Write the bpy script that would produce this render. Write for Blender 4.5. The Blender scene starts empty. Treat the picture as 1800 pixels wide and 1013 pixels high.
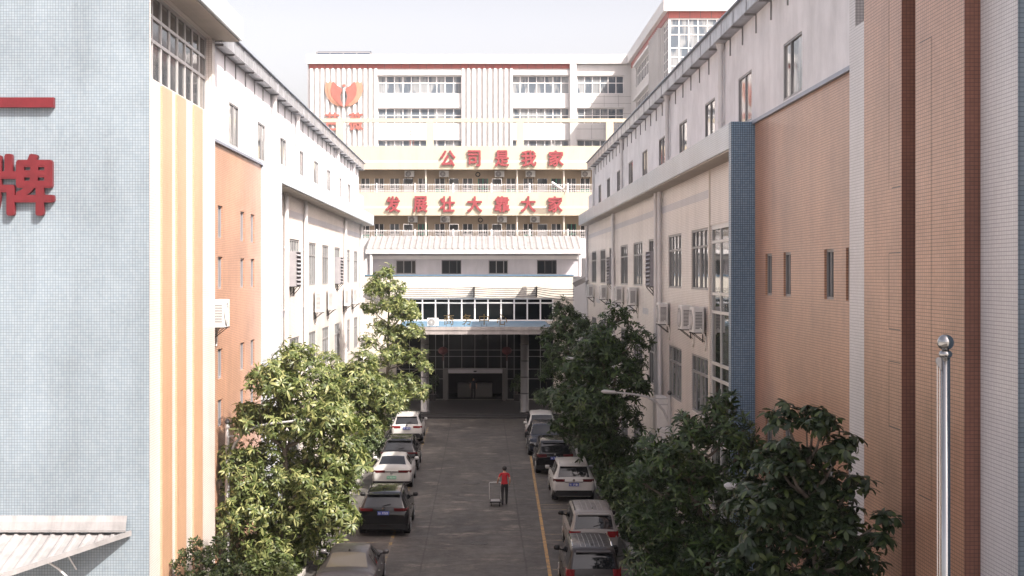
import bpy, math, random
import numpy as np
from mathutils import Vector, Matrix, Euler
random.seed(11)
RNG = np.random.default_rng(5)
D = bpy.data
SC = bpy.context.scene
COL = SC.collection
R = math.radians

# ------------------------------------------------------------------ camera
cd = D.cameras.new("camera"); cam = D.objects.new("camera", cd); COL.objects.link(cam)
cam.location = (0, 0, 10); cam.rotation_euler = (R(90), 0, 0)
cd.sensor_width = 36; cd.lens = 48; cd.shift_x = 0.03; cd.shift_y = -0.0125
cd.clip_start = 0.1; cd.clip_end = 6000
SC.camera = cam

# ------------------------------------------------------------------ sky and sun
SUN = Vector((1.0, -0.9, 1.42)).normalized()
EL = math.asin(SUN.z); AZ = math.atan2(SUN.x, SUN.y)
w = D.worlds.new("World"); SC.world = w; w.use_nodes = True
nt = w.node_tree; nt.nodes.clear()
sky = nt.nodes.new("ShaderNodeTexSky"); sky.sky_type = 'NISHITA'; sky.sun_disc = False
sky.sun_elevation = EL; sky.sun_rotation = AZ
sky.air_density = 1.3; sky.dust_density = 9.0; sky.ozone_density = 1.0; sky.altitude = 20
hs = nt.nodes.new("ShaderNodeHueSaturation"); hs.inputs['Saturation'].default_value = 0.45
bg = nt.nodes.new("ShaderNodeBackground"); bg.inputs[1].default_value = 0.125
wo = nt.nodes.new("ShaderNodeOutputWorld")
tn = nt.nodes.new("ShaderNodeMix"); tn.data_type = 'RGBA'; tn.blend_type = 'MULTIPLY'; tn.inputs[0].default_value = 1.0; tn.inputs[7].default_value = (1.07, 0.99, 1.005, 1)
nt.links.new(sky.outputs[0], hs.inputs['Color']); nt.links.new(hs.outputs[0], tn.inputs[6])
# thick bright haze low over the horizon
sx = nt.nodes.new("ShaderNodeSeparateXYZ"); tc = nt.nodes.new("ShaderNodeTexCoord")
rp = nt.nodes.new("ShaderNodeMapRange"); rp.inputs['From Min'].default_value = 0.18; rp.inputs['From Max'].default_value = 0.5; rp.inputs['To Min'].default_value = 1.55; rp.inputs['To Max'].default_value = 0.92
vm = nt.nodes.new("ShaderNodeVectorMath"); vm.operation = 'SCALE'
nt.links.new(tc.outputs['Generated'], sx.inputs[0]); nt.links.new(sx.outputs[2], rp.inputs['Value']); nt.links.new(tn.outputs[2], vm.inputs[0]); rq = nt.nodes.new("ShaderNodeMapRange"); rq.inputs['From Min'].default_value = 0.04; rq.inputs['From Max'].default_value = 0.2; rq.inputs['To Min'].default_value = 1.75; rq.inputs['To Max'].default_value = 1.0
ml = nt.nodes.new("ShaderNodeMath"); ml.operation = 'MULTIPLY'; nt.links.new(sx.outputs[2], rq.inputs['Value']); nt.links.new(rp.outputs[0], ml.inputs[0]); nt.links.new(rq.outputs[0], ml.inputs[1]); nt.links.new(ml.outputs[0], vm.inputs['Scale']); nt.links.new(vm.outputs[0], bg.inputs[0]); nt.links.new(bg.outputs[0], wo.inputs[0])
sl = D.lights.new("sun", 'SUN'); sl.energy = 5.0; sl.angle = R(0.5); sl.color = (1.0, 0.93, 0.84)
so = D.objects.new("sun", sl); COL.objects.link(so); so.location = (30, -30, 60)
so.rotation_euler = (-SUN).to_track_quat('-Z', 'Y').to_euler()
SC.view_settings.view_transform = 'Standard'; SC.view_settings.look = 'None'
SC.view_settings.exposure = 1.12; SC.view_settings.gamma = 1.0
SC.cycles.max_bounces = 6; SC.cycles.diffuse_bounces = 3; SC.cycles.glossy_bounces = 3
SC.cycles.transparent_max_bounces = 6

# ------------------------------------------------------------------ materials
MATS = {}
class NT:
    """tiny node builder"""
    def __init__(s, name):
        m = D.materials.new(name); m.use_nodes = True; s.m = m; s.t = m.node_tree
        s.b = s.t.nodes['Principled BSDF']; s.out = s.t.nodes['Material Output']
    def n(s, kind, **kw):
        nd = s.t.nodes.new("ShaderNode" + kind)
        for k, v in kw.items(): setattr(nd, k, v)
        return nd
    def l(s, a, b): s.t.links.new(a, b)
    def math(s, op, a, b=None, c=None):
        nd = s.n("Math", operation=op)
        for i, v in enumerate((a, b, c)):
            if v is None: continue
            if isinstance(v, (int, float)): nd.inputs[i].default_value = v
            else: s.l(v, nd.inputs[i])
        return nd.outputs[0]
    def mix(s, f, a, b, blend='MIX'):
        nd = s.n("Mix", data_type='RGBA', blend_type=blend)
        for i, v in ((0, f), (6, a), (7, b)):
            if isinstance(v, (int, float)): nd.inputs[i].default_value = v
            elif isinstance(v, tuple): nd.inputs[i].default_value = (*v, 1)
            else: s.l(v, nd.inputs[i])
        return nd.outputs[2]
    def ramp(s, f, stops, interp='LINEAR'):
        nd = s.n("ValToRGB"); cr = nd.color_ramp; cr.interpolation = interp
        while len(cr.elements) < len(stops): cr.elements.new(0.5)
        for e, (p, c) in zip(cr.elements, stops):
            e.position = p; e.color = (*c, 1) if isinstance(c, tuple) else (c, c, c, 1)
        s.l(f, nd.inputs[0]); return nd.outputs[0]
    def noise(s, vec, scale, detail=4, rough=0.6):
        nd = s.n("TexNoise"); nd.inputs['Scale'].default_value = scale
        nd.inputs['Detail'].default_value = detail; nd.inputs['Roughness'].default_value = rough
        if vec is not None: s.l(vec, nd.inputs['Vector'])
        return nd.outputs['Fac']
    def uv(s):
        """wall coordinates from world position: (along, height) by the way the face looks"""
        g = s.n("NewGeometry"); p = s.n("SeparateXYZ"); q = s.n("SeparateXYZ")
        s.l(g.outputs['Position'], p.inputs[0]); s.l(g.outputs['True Normal'], q.inputs[0])
        ax = s.math('GREATER_THAN', s.math('ABSOLUTE', q.outputs[0]), 0.5)
        u = s.math('ADD', s.math('MULTIPLY', p.outputs[1], ax), s.math('MULTIPLY', p.outputs[0], s.math('SUBTRACT', 1.0, ax)))
        return u, p.outputs[2], g.outputs['Position']
    def comb(s, x, y, z=0.0):
        nd = s.n("CombineXYZ")
        for i, v in enumerate((x, y, z)):
            if isinstance(v, (int, float)): nd.inputs[i].default_value = v
            else: s.l(v, nd.inputs[i])
        return nd.outputs[0]
    def bump(s, h, strength=0.3, dist=0.02):
        nd = s.n("Bump"); nd.inputs['Strength'].default_value = strength; nd.inputs['Distance'].default_value = dist
        s.l(h, nd.inputs['Height']); s.l(nd.outputs[0], s.b.inputs['Normal'])
    def base(s, c, rough=0.5, metal=0.0, spec=0.5):
        if isinstance(c, tuple): s.b.inputs['Base Color'].default_value = (*c, 1)
        else: s.l(c, s.b.inputs['Base Color'])
        if isinstance(rough, (int, float)): s.b.inputs['Roughness'].default_value = rough
        else: s.l(rough, s.b.inputs['Roughness'])
        s.b.inputs['Metallic'].default_value = metal; s.b.inputs['Specular IOR Level'].default_value = spec
        return s.m

def tile(name, c1, c2, grout, tw, th, g=0.006, rough=0.35, dirt=0.25, streak=0.25):
    k = NT(name); u, v, pos = k.uv()
    br = k.n("TexBrick"); br.offset = 0.0; br.squash = 1.0
    br.inputs['Scale'].default_value = 1.0; br.inputs['Brick Width'].default_value = tw; br.inputs['Row Height'].default_value = th
    br.inputs['Mortar Size'].default_value = g; br.inputs['Mortar Smooth'].default_value = 0.1; br.inputs['Bias'].default_value = 0.0
    br.inputs['Color1'].default_value = (*c1, 1); br.inputs['Color2'].default_value = (*c2, 1); br.inputs['Mortar'].default_value = (*grout, 1)
    k.l(k.comb(u, v), br.inputs['Vector'])
    n1 = k.noise(k.comb(u, v), 0.35, 5, 0.65)
    n2 = k.noise(k.comb(k.math('MULTIPLY', u, 1.1), k.math('MULTIPLY', v, 0.11)), 1.0, 7, 0.72)
    n3 = k.noise(k.comb(u, v), 2.5, 6, 0.75)
    d1 = k.ramp(n1, [(0.3, 1 - dirt), (0.6, 1.0)]); d2 = k.ramp(n2, [(0.38, 1 - streak), (0.58, 1.0)])
    d3 = k.ramp(n3, [(0.27, 1 - dirt * 0.9), (0.42, 1.0)])
    c = k.mix(1.0, br.outputs['Color'], d1, 'MULTIPLY'); c = k.mix(1.0, c, d2, 'MULTIPLY'); c = k.mix(1.0, c, d3, 'MULTIPLY')
    k.bump(br.outputs['Fac'], -0.25 if False else 0.15, 0.004)
    MATS[name] = k.base(c, rough); return MATS[name]

def paint(name, col, rough=0.6, dirt=0.12, streak=0.15, metal=0.0, scale=1.0, spec=0.4):
    k = NT(name); u, v, pos = k.uv()
    n1 = k.noise(pos, 0.6 * scale, 5, 0.65)
    n2 = k.noise(k.comb(k.math('MULTIPLY', u, 1.4 * scale), k.math('MULTIPLY', v, 0.2 * scale)), 1.0, 7, 0.72)
    d1 = k.ramp(n1, [(0.3, 1 - dirt), (0.62, 1.0)]); d2 = k.ramp(n2, [(0.33, 1 - streak), (0.55, 1.0)])
    c = k.mix(1.0, col, d1, 'MULTIPLY'); c = k.mix(1.0, c, d2, 'MULTIPLY')
    MATS[name] = k.base(c, rough, metal, spec); return MATS[name]

def plain(name, col, rough=0.5, metal=0.0, spec=0.5, var=0.06):
    k = NT(name); g = k.n("NewGeometry")
    n = k.noise(g.outputs['Position'], 3.0, 4)
    c = k.mix(1.0, col, k.ramp(n, [(0.3, 1 - var), (0.7, 1.0)]), 'MULTIPLY')
    MATS[name] = k.base(c, rough, metal, spec); return MATS[name]

def glass(name, dark, light=None, amount=0.5, rough=0.04, pleat=9.0, spec=0.8):
    """window pane: dark room, or a pleated curtain behind the pane in some places"""
    k = NT(name); u, v, pos = k.uv()
    if light:
        n = k.noise(k.comb(k.math('MULTIPLY', u, 0.9), k.math('MULTIPLY', v, 0.25)), 1.3, 2, 0.5)
        f = k.ramp(n, [(amount - 0.04, 0.0), (amount + 0.04, 1.0)])
        wv = k.noise(k.comb(k.math('MULTIPLY', u, pleat), k.math('MULTIPLY', v, 0.3)), 1.0, 3, 0.6)
        lc = k.mix(k.ramp(wv, [(0.3, 0.0), (0.7, 1.0)]), tuple(x * 0.6 for x in light), light)
        c = k.mix(f, dark, lc)
    else: c = dark
    wob = k.noise(k.comb(u, v), 0.9, 2, 0.5); k.bump(wob, 0.06, 0.05)
    MATS[name] = k.base(c, rough, 0.0, spec); return MATS[name]

tile('blue_tile', (0.235, 0.285, 0.325), (0.272, 0.318, 0.352), (0.115, 0.145, 0.18), 0.072, 0.072, 0.0055, dirt=0.2, streak=0.12)
tile('pier_tile', (0.17, 0.27, 0.38), (0.24, 0.34, 0.45), (0.04, 0.075, 0.12), 0.066, 0.066, 0.008, dirt=0.2, streak=0.1)
tile('pale_pier_tile', (0.50, 0.56, 0.62), (0.57, 0.63, 0.67), (0.26, 0.30, 0.36), 0.066, 0.066, 0.007, dirt=0.15, streak=0.1)
tile('orange_tile', (0.50, 0.275, 0.178), (0.56, 0.315, 0.212), (0.15, 0.085, 0.062), 0.105, 0.062, 0.0065, dirt=0.26, streak=0.16)
tile('yellow_tile', (0.50, 0.305, 0.20), (0.54, 0.335, 0.225), (0.40, 0.22, 0.14), 0.105, 0.062, 0.0045, dirt=0.1, streak=0.1)
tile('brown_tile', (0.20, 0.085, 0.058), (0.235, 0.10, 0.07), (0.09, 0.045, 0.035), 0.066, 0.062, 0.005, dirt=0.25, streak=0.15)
tile('cream_tile', (0.68, 0.63, 0.60), (0.72, 0.67, 0.635), (0.40, 0.34, 0.31), 0.105, 0.065, 0.007, dirt=0.14, streak=0.12)
tile('grey_tile', (0.42, 0.42, 0.46), (0.46, 0.455, 0.49), (0.30, 0.29, 0.32), 0.105, 0.065, 0.005, dirt=0.12, streak=0.1)
tile('white_tile', (0.60, 0.575, 0.58), (0.66, 0.63, 0.63), (0.28, 0.26, 0.28), 0.066, 0.062, 0.0055, dirt=0.12, streak=0.08)
paint('white_wall', (0.73, 0.72, 0.745), 0.7, 0.20, 0.12)
paint('white_panel', (0.62, 0.61, 0.61), 0.5, 0.05, 0.05)
paint('cladding', (0.58, 0.565, 0.56), 0.45, 0.06, 0.06)
paint('cream_wall', (0.60, 0.555, 0.495), 0.7, 0.1, 0.12)
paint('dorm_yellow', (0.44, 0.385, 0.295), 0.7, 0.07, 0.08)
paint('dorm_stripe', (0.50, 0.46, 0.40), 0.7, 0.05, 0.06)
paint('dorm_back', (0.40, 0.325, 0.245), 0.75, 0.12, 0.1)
paint('soffit', (0.50, 0.46, 0.42), 0.8, 0.2, 0.2)
paint('grey_wall', (0.46, 0.45, 0.49), 0.7, 0.12, 0.12)
paint('roof_sheet', (0.27, 0.26, 0.262), 0.55, 0.25, 0.22, scale=2.5, spec=0.25)
paint('galvanised', (0.46, 0.47, 0.50), 0.38, 0.35, 0.3, metal=0.55, scale=3.0)
paint('coping_metal', (0.30, 0.33, 0.40), 0.45, 0.2, 0.1, metal=0.4)
paint('pvc', (0.66, 0.64, 0.64), 0.4, 0.1, 0.15)
paint('red_band', (0.30, 0.08, 0.07), 0.45, 0.12, 0.05)
paint('concrete', (0.38, 0.36, 0.34), 0.85, 0.3, 0.25)
paint('stone_dark', (0.045, 0.043, 0.045), 0.4, 0.2, 0.1)
paint('stone_grey', (0.12, 0.116, 0.118), 0.4, 0.2, 0.1)
paint('soil', (0.07, 0.05, 0.035), 0.95, 0.4, 0.0, scale=3)
paint('blue_sheet', (0.09, 0.18, 0.27), 0.5, 0.2, 0.1, scale=3)
paint('canopy_panel', (0.46, 0.42, 0.41), 0.4, 0.3, 0.25, metal=0.2, scale=2)
paint('sign_red', (0.125, 0.011, 0.016), 0.4, 0.25, 0.1, scale=6)
paint('slogan_red', (0.255, 0.048, 0.056), 0.5, 0.22, 0.15, scale=5)
paint('logo_red', (0.33, 0.115, 0.095), 0.45, 0.2, 0.1, scale=3)
paint('logo_orange', (0.43, 0.215, 0.15), 0.45, 0.15, 0.1, scale=3)
plain('bronze', (0.20, 0.14, 0.06), 0.35, 0.8)
plain('alu', (0.55, 0.54, 0.54), 0.4, 0.5)
plain('frame_white', (0.74, 0.72, 0.72), 0.45)
plain('frame_grey', (0.25, 0.245, 0.25), 0.45, 0.2)
plain('frame_dark', (0.06, 0.06, 0.065), 0.4)
plain('steel', (0.40, 0.395, 0.39), 0.2, 1.0)
plain('brushed', (0.30, 0.295, 0.30), 0.45, 0.8)
plain('ac_white', (0.66, 0.65, 0.64), 0.45, var=0.15)
plain('ac_dark', (0.09, 0.09, 0.095), 0.5)
plain('iron', (0.035, 0.032, 0.03), 0.6)
plain('louver_grey', (0.33, 0.32, 0.34), 0.5, 0.3, var=0.15)
plain('lamp_white', (0.42, 0.415, 0.42), 0.4)
plain('cable', (0.05, 0.048, 0.05), 0.6)
plain('hose_white', (0.65, 0.63, 0.60), 0.5)
plain('rubber', (0.010, 0.010, 0.011), 0.75, spec=0.3)
plain('plastic_black', (0.008, 0.008, 0.009), 0.5, spec=0.25)
plain('chrome', (0.72, 0.72, 0.73), 0.1, 1.0)
plain('rim', (0.30, 0.30, 0.31), 0.3, 0.9)
plain('tail_red', (0.17, 0.008, 0.010), 0.15)
plain('tail_dark', (0.07, 0.006, 0.008), 0.15)
plain('headlight', (0.55, 0.56, 0.58), 0.08, 0.4)
plain('plate_blue', (0.03, 0.055, 0.28), 0.4)
plain('plate_green', (0.10, 0.36, 0.22), 0.4)
plain('letter_white', (0.75, 0.75, 0.76), 0.5)
plain('lantern_red', (0.075, 0.004, 0.006), 0.6)
plain('skin', (0.45, 0.25, 0.17), 0.55, var=0.1)
plain('hair', (0.012, 0.010, 0.010), 0.5)
plain('shirt_red', (0.40, 0.02, 0.028), 0.85, var=0.2)
plain('cloth_black', (0.016, 0.015, 0.018), 0.9, var=0.2)
plain('cloth_dark', (0.02, 0.022, 0.03), 0.9, var=0.2)
plain('solar_cell', (0.03, 0.05, 0.09), 0.1)
plain('interior_dark', (0.035, 0.033, 0.034), 0.7)
plain('counter', (0.13, 0.12, 0.115), 0.4)
plain('door_green', (0.05, 0.30, 0.20), 0.5)
plain('seat_beige', (0.42, 0.35, 0.26), 0.7)
glass('glass_dark', (0.004, 0.006, 0.007), spec=0.13)
glass('glass_stair', (0.03, 0.035, 0.036), (0.16, 0.18, 0.18), 0.56, spec=0.9)
glass('glass_wing', (0.035, 0.045, 0.05), (0.24, 0.27, 0.27), 0.48, spec=0.8)
glass('glass_upper', (0.05, 0.055, 0.06), (0.40, 0.40, 0.40), 0.5, spec=0.9)
glass('glass_tower', (0.035, 0.04, 0.045), (0.15, 0.14, 0.14), 0.62, spec=0.7)
glass('glass_far', (0.085, 0.105, 0.13), (0.27, 0.285, 0.30), 0.5, pleat=5.0, spec=0.35)
glass('glass_dorm', (0.05, 0.055, 0.06), (0.14, 0.15, 0.16), 0.5, spec=0.4)
glass('glass_slit', (0.02, 0.025, 0.03), spec=0.6)
glass('car_glass', (0.010, 0.011, 0.013), spec=0.6, rough=0.03)
glass('car_glass_pale', (0.16, 0.145, 0.115), spec=0.6, rough=0.05)

def carpaint(name, col, metal=0.3, rough=0.28):
    k = NT(name); g = k.n("NewGeometry")
    n = k.noise(g.outputs['Position'], 2.0, 5)
    c = k.mix(1.0, col, k.ramp(n, [(0.3, 0.86), (0.7, 1.0)]), 'MULTIPLY')
    k.base(c, k.ramp(k.noise(g.outputs['Position'], 5.0, 4), [(0.3, rough * 0.8), (0.7, rough * 1.25)]), metal)
    k.b.inputs['Coat Weight'].default_value = 0.22; k.b.inputs['Coat Roughness'].default_value = 0.08; k.b.inputs['Specular IOR Level'].default_value = 0.3
    MATS[name] = k.m
carpaint('paint_white', (0.46, 0.45, 0.44), 0.0, 0.35); carpaint('paint_black', (0.005, 0.005, 0.006), 0.0, 0.12)
carpaint('paint_grey', (0.085, 0.08, 0.084), 0.15, 0.4); carpaint('paint_silver', (0.23, 0.215, 0.205), 0.2, 0.42)
carpaint('paint_umber', (0.022, 0.018, 0.018), 0.0, 0.4); carpaint('paint_navy', (0.014, 0.018, 0.032), 0.3)

def leafmat(name, stops, trans=0.3, rough=0.42):
    k = NT(name); g = k.n("NewGeometry")
    c = k.ramp(g.outputs['Random Per Island'], stops)
    k.base(c, rough, 0.0, 0.4)
    tr = k.n("BsdfTranslucent"); k.l(k.mix(1.0, c, (1.0, 1.15, 0.5), 'MULTIPLY'), tr.inputs[0])
    mx = k.n("MixShader"); mx.inputs[0].default_value = trans
    k.l(k.b.outputs[0], mx.inputs[1]); k.l(tr.outputs[0], mx.inputs[2]); k.l(mx.outputs[0], k.out.inputs[0])
    MATS[name] = k.m
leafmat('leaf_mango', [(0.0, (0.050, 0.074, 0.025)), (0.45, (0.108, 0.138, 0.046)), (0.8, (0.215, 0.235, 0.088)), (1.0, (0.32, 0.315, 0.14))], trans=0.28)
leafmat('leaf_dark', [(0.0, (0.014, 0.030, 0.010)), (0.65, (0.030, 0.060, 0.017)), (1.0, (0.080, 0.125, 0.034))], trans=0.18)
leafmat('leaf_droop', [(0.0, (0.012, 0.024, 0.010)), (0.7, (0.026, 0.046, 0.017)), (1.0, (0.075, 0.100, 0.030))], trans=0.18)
leafmat('leaf_shrub', [(0.0, (0.026, 0.045, 0.018)), (0.6, (0.060, 0.088, 0.032)), (1.0, (0.115, 0.145, 0.055))], trans=0.2)
leafmat('leaf_hedge', [(0.0, (0.035, 0.052, 0.020)), (0.6, (0.080, 0.105, 0.038)), (1.0, (0.14, 0.165, 0.062))], trans=0.2)
k = NT('bark'); g = k.n("NewGeometry"); n = k.noise(g.outputs['Position'], 6, 6, 0.7)
MATS['bark'] = k.base(k.ramp(n, [(0.3, (0.06, 0.045, 0.035)), (0.7, (0.20, 0.17, 0.14))]), 0.9)

# road: old cast concrete, darkened by tyres, with cast joints and patches
k = NT('road_concrete'); g = k.n("NewGeometry"); p = k.n("SeparateXYZ"); pos = g.outputs['Position']; k.l(pos, p.inputs[0])
st = k.comb(k.math('MULTIPLY', p.outputs[0], 0.9), k.math('MULTIPLY', p.outputs[1], 0.35), 0.0)
n1 = k.noise(st, 0.45, 7, 0.7); n2 = k.noise(k.comb(k.math('MULTIPLY', p.outputs[0], 0.7), p.outputs[1]), 0.8, 7, 0.7)
n3 = k.noise(pos, 9.0, 6, 0.7); n4 = k.noise(k.comb(k.math('MULTIPLY', p.outputs[0], 0.5), k.math('MULTIPLY', p.outputs[1], 1.5)), 0.9, 5, 0.75)
c = k.mix(k.ramp(n1, [(0.35, 0.0), (0.65, 1.0)]), (0.041, 0.0385, 0.037), (0.082, 0.075, 0.069))
c = k.mix(k.ramp(n2, [(0.53, 0.0), (0.68, 0.9)]), c, (0.185, 0.165, 0.147))
c = k.mix(k.ramp(n4, [(0.30, 0.9), (0.42, 0.0)]), c, (0.034, 0.033, 0.033))
n5 = k.noise(k.comb(k.math('MULTIPLY', p.outputs[0], 0.8), p.outputs[1]), 2.4, 7, 0.75)
c = k.mix(1.0, c, k.ramp(n3, [(0.25, 0.7), (0.65, 1.1)]), 'MULTIPLY'); c = k.mix(1.0, c, k.ramp(n5, [(0.34, 0.68), (0.62, 1.32)]), 'MULTIPLY')
wob = k.math('MULTIPLY', k.math('SUBTRACT', k.noise(pos, 1.2, 3), 0.5), 0.10)
xj = k.math('ADD', p.outputs[0], wob); yj = k.math('ADD', p.outputs[1], wob)
j = None
for x0, hw in ((1.54, 0.035), (-2.06, 0.03), (-5.0, 0.02)):
    t = k.math('LESS_THAN', k.math('ABSOLUTE', k.math('SUBTRACT', xj, x0)), hw)
    j = t if j is None else k.math('MAXIMUM', j, t)
ym = k.math('ABSOLUTE', k.math('SUBTRACT', k.math('MODULO', k.math('ADD', yj, 601.6), 5.2), 2.6))
j = k.math('MAXIMUM', j, k.math('MULTIPLY', k.math('LESS_THAN', ym, 0.03), 0.35))
c = k.mix(k.math('MULTIPLY', j, 0.6), c, (0.03, 0.028, 0.027))
k.bump(n3, 0.25, 0.01)
MATS['road_concrete'] = k.base(c, k.ramp(n2, [(0.3, 0.55), (0.7, 0.85)]), 0.0, 0.4)
k = NT('line_yellow'); g = k.n("NewGeometry"); n = k.noise(g.outputs['Position'], 3.0, 6, 0.75)
MATS['line_yellow'] = k.base(k.mix(k.ramp(n, [(0.42, 0.0), (0.62, 1.0)]), (0.40, 0.235, 0.075), (0.15, 0.115, 0.085)), 0.75)
k = NT('line_faded'); g = k.n("NewGeometry"); n = k.noise(g.outputs['Position'], 3.0, 6, 0.75)
MATS['line_faded'] = k.base(k.mix(k.ramp(n, [(0.40, 0.0), (0.58, 1.0)]), (0.26, 0.19, 0.11), (0.13, 0.118, 0.105)), 0.8)
k = NT('line_worn'); g = k.n("NewGeometry"); n = k.noise(g.outputs['Position'], 2.0, 6, 0.75)
MATS['line_worn'] = k.base(k.mix(k.ramp(n, [(0.36, 0.0), (0.5, 1.0)]), (0.36, 0.235, 0.06), (0.12, 0.108, 0.095)), 0.8)

# ------------------------------------------------------------------ mesh helpers
def wloc(o):
    s = Vector((0, 0, 0))
    while o is not None: s += o.location; o = o.parent
    return s
class MB:
    def __init__(s): s.v = []; s.f = []; s.mi = []; s.m = 0
    def add(s, vs, fs):
        b = len(s.v); s.v += [tuple(p) for p in vs]; s.f += [tuple(i + b for i in f) for f in fs]; s.mi += [s.m] * len(fs); return s
    def box(s, x0, x1, y0, y1, z0, z1):
        return s.add([(x0, y0, z0), (x1, y0, z0), (x1, y1, z0), (x0, y1, z0), (x0, y0, z1), (x1, y0, z1), (x1, y1, z1), (x0, y1, z1)],
                     [(0, 3, 2, 1), (4, 5, 6, 7), (0, 1, 5, 4), (1, 2, 6, 5), (2, 3, 7, 6), (3, 0, 4, 7)])
    def rbox(s, x0, x1, y0, y1, z0, z1, r=0.03):
        """box with chamfered vertical edges and top"""
        pl = [(x0 + r, y0), (x1 - r, y0), (x1, y0 + r), (x1, y1 - r), (x1 - r, y1), (x0 + r, y1), (x0, y1 - r), (x0, y0 + r)]
        cx, cy = (x0 + x1) / 2, (y0 + y1) / 2
        fx, fy = 1 - 2 * r / (x1 - x0), 1 - 2 * r / (y1 - y0)
        vs = [(a, b, z0) for a, b in pl] + [(a, b, z1 - r) for a, b in pl] + [(cx + (a - cx) * fx, cy + (b - cy) * fy, z1) for a, b in pl]
        fs = [tuple(range(7, -1, -1)), tuple(range(16, 24))]
        for q in (0, 8):
            for i in range(8): fs.append((q + i, q + (i + 1) % 8, q + 8 + (i + 1) % 8, q + 8 + i))
        return s.add(vs, fs)
    def abox(s, pt, a0, a1, b0, b1, d0, d1):
        c = [pt(a, b, d) for d in (d0, d1) for a, b in ((a0, b0), (a1, b0), (a1, b1), (a0, b1))]
        return s.add(c, [(0, 1, 2, 3), (7, 6, 5, 4), (0, 4, 5, 1), (1, 5, 6, 2), (2, 6, 7, 3), (3, 7, 4, 0)])
    def quad(s, a, b, c, d): return s.add([a, b, c, d], [(0, 1, 2, 3)])
    def tube(s, pts, r, n=8, cap=True):
        pts = [Vector(p) for p in pts]; rs = r if isinstance(r, (list, tuple)) else [r] * len(pts)
        vs = []; up = None
        for i, p in enumerate(pts):
            t = (pts[min(i + 1, len(pts) - 1)] - pts[max(i - 1, 0)]).normalized()
            if up is None:
                up = Vector((0, 0, 1)) if abs(t.z) < 0.9 else Vector((1, 0, 0))
            a = t.cross(up); a = a.normalized() if a.length > 1e-6 else t.orthogonal().normalized()
            b = a.cross(t).normalized(); up = b
            for q in range(n):
                w_ = 2 * math.pi * q / n; vs.append(p + (a * math.cos(w_) + b * math.sin(w_)) * rs[i])
        fs = [(i * n + q, i * n + (q + 1) % n, (i + 1) * n + (q + 1) % n, (i + 1) * n + q) for i in range(len(pts) - 1) for q in range(n)]
        if cap: fs += [tuple(range(n - 1, -1, -1)), tuple(range((len(pts) - 1) * n, len(pts) * n))]
        return s.add(vs, fs)
    def lathe(s, o, prof, n=20, axis='z'):
        vs = []
        for r, h in prof:
            for q in range(n):
                w_ = 2 * math.pi * q / n; a, b = r * math.cos(w_), r * math.sin(w_)
                vs.append({'z': (o[0] + a, o[1] + b, o[2] + h), 'y': (o[0] + a, o[1] + h, o[2] + b), 'x': (o[0] + h, o[1] + a, o[2] + b)}[axis])
        m = len(prof)
        fs = [(i * n + q, i * n + (q + 1) % n, (i + 1) * n + (q + 1) % n, (i + 1) * n + q) for i in range(m - 1) for q in range(n)]
        fs += [tuple(range(n - 1, -1, -1)), tuple(range((m - 1) * n, m * n))]
        return s.add(vs, fs)
    def prism(s, poly, fn0, fn1):
        """polygon swept from fn0(p) to fn1(p)"""
        n = len(poly); vs = [fn0(*p) for p in poly] + [fn1(*p) for p in poly]
        return s.add(vs, [tuple(range(n)), tuple(range(2 * n - 1, n - 1, -1))] + [(i, (i + 1) % n, n + (i + 1) % n, n + i) for i in range(n)])
    def build(s, name, mats, parent=None, smooth=False, local=False):
        me = D.meshes.new(name)
        off = Vector((0, 0, 0)) if (parent is None or local) else wloc(parent)
        me.from_pydata([(x - off.x, y - off.y, z - off.z) for x, y, z in s.v], [], s.f)
        ml = mats if isinstance(mats, (list, tuple)) else [mats]
        for m in ml: me.materials.append(MATS[m])
        if len(ml) > 1: me.polygons.foreach_set('material_index', s.mi)
        if smooth: me.polygons.foreach_set('use_smooth', [True] * len(s.f))
        me.update()
        o = D.objects.new(name, me); COL.objects.link(o)
        if parent is not None: o.parent = parent
        return o
def tag(o, label=None, cat=None, group=None, kind=None):
    if label: o['label'] = label
    if cat: o['category'] = cat
    if group: o['group'] = group
    if kind: o['kind'] = kind
    return o
def thing(name, label, cat, loc=(0, 0, 0), rz=0.0, group=None):
    o = D.objects.new(name, None); COL.objects.link(o); o.location = loc; o.rotation_euler = (0, 0, rz); o.empty_display_size = 0.3
    return tag(o, label, cat, group)
def copy_tree(o, parent=None):
    c = o.copy(); COL.objects.link(c); c.parent = parent
    for ch in list(o.children): copy_tree(ch, c)
    return c
def structure(name, mb, mat, smooth=False): return tag(mb.build(name, mat, None, smooth), kind='structure')
def px(x, y, Y):
    """photo measurement at depth Y -> metres"""
    return ((x - 846) * Y / 2400, 10 - (y - 484) * Y / 2400)
def on_left(X): return lambda a, b, d: (X - d, a, b)     # wall looking +X: a runs along Y
def on_right(X): return lambda a, b, d: (X + d, a, b)    # wall looking -X
def on_front(Y): return lambda a, b, d: (a, Y + d, b)    # wall looking -Y: a runs along X
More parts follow.
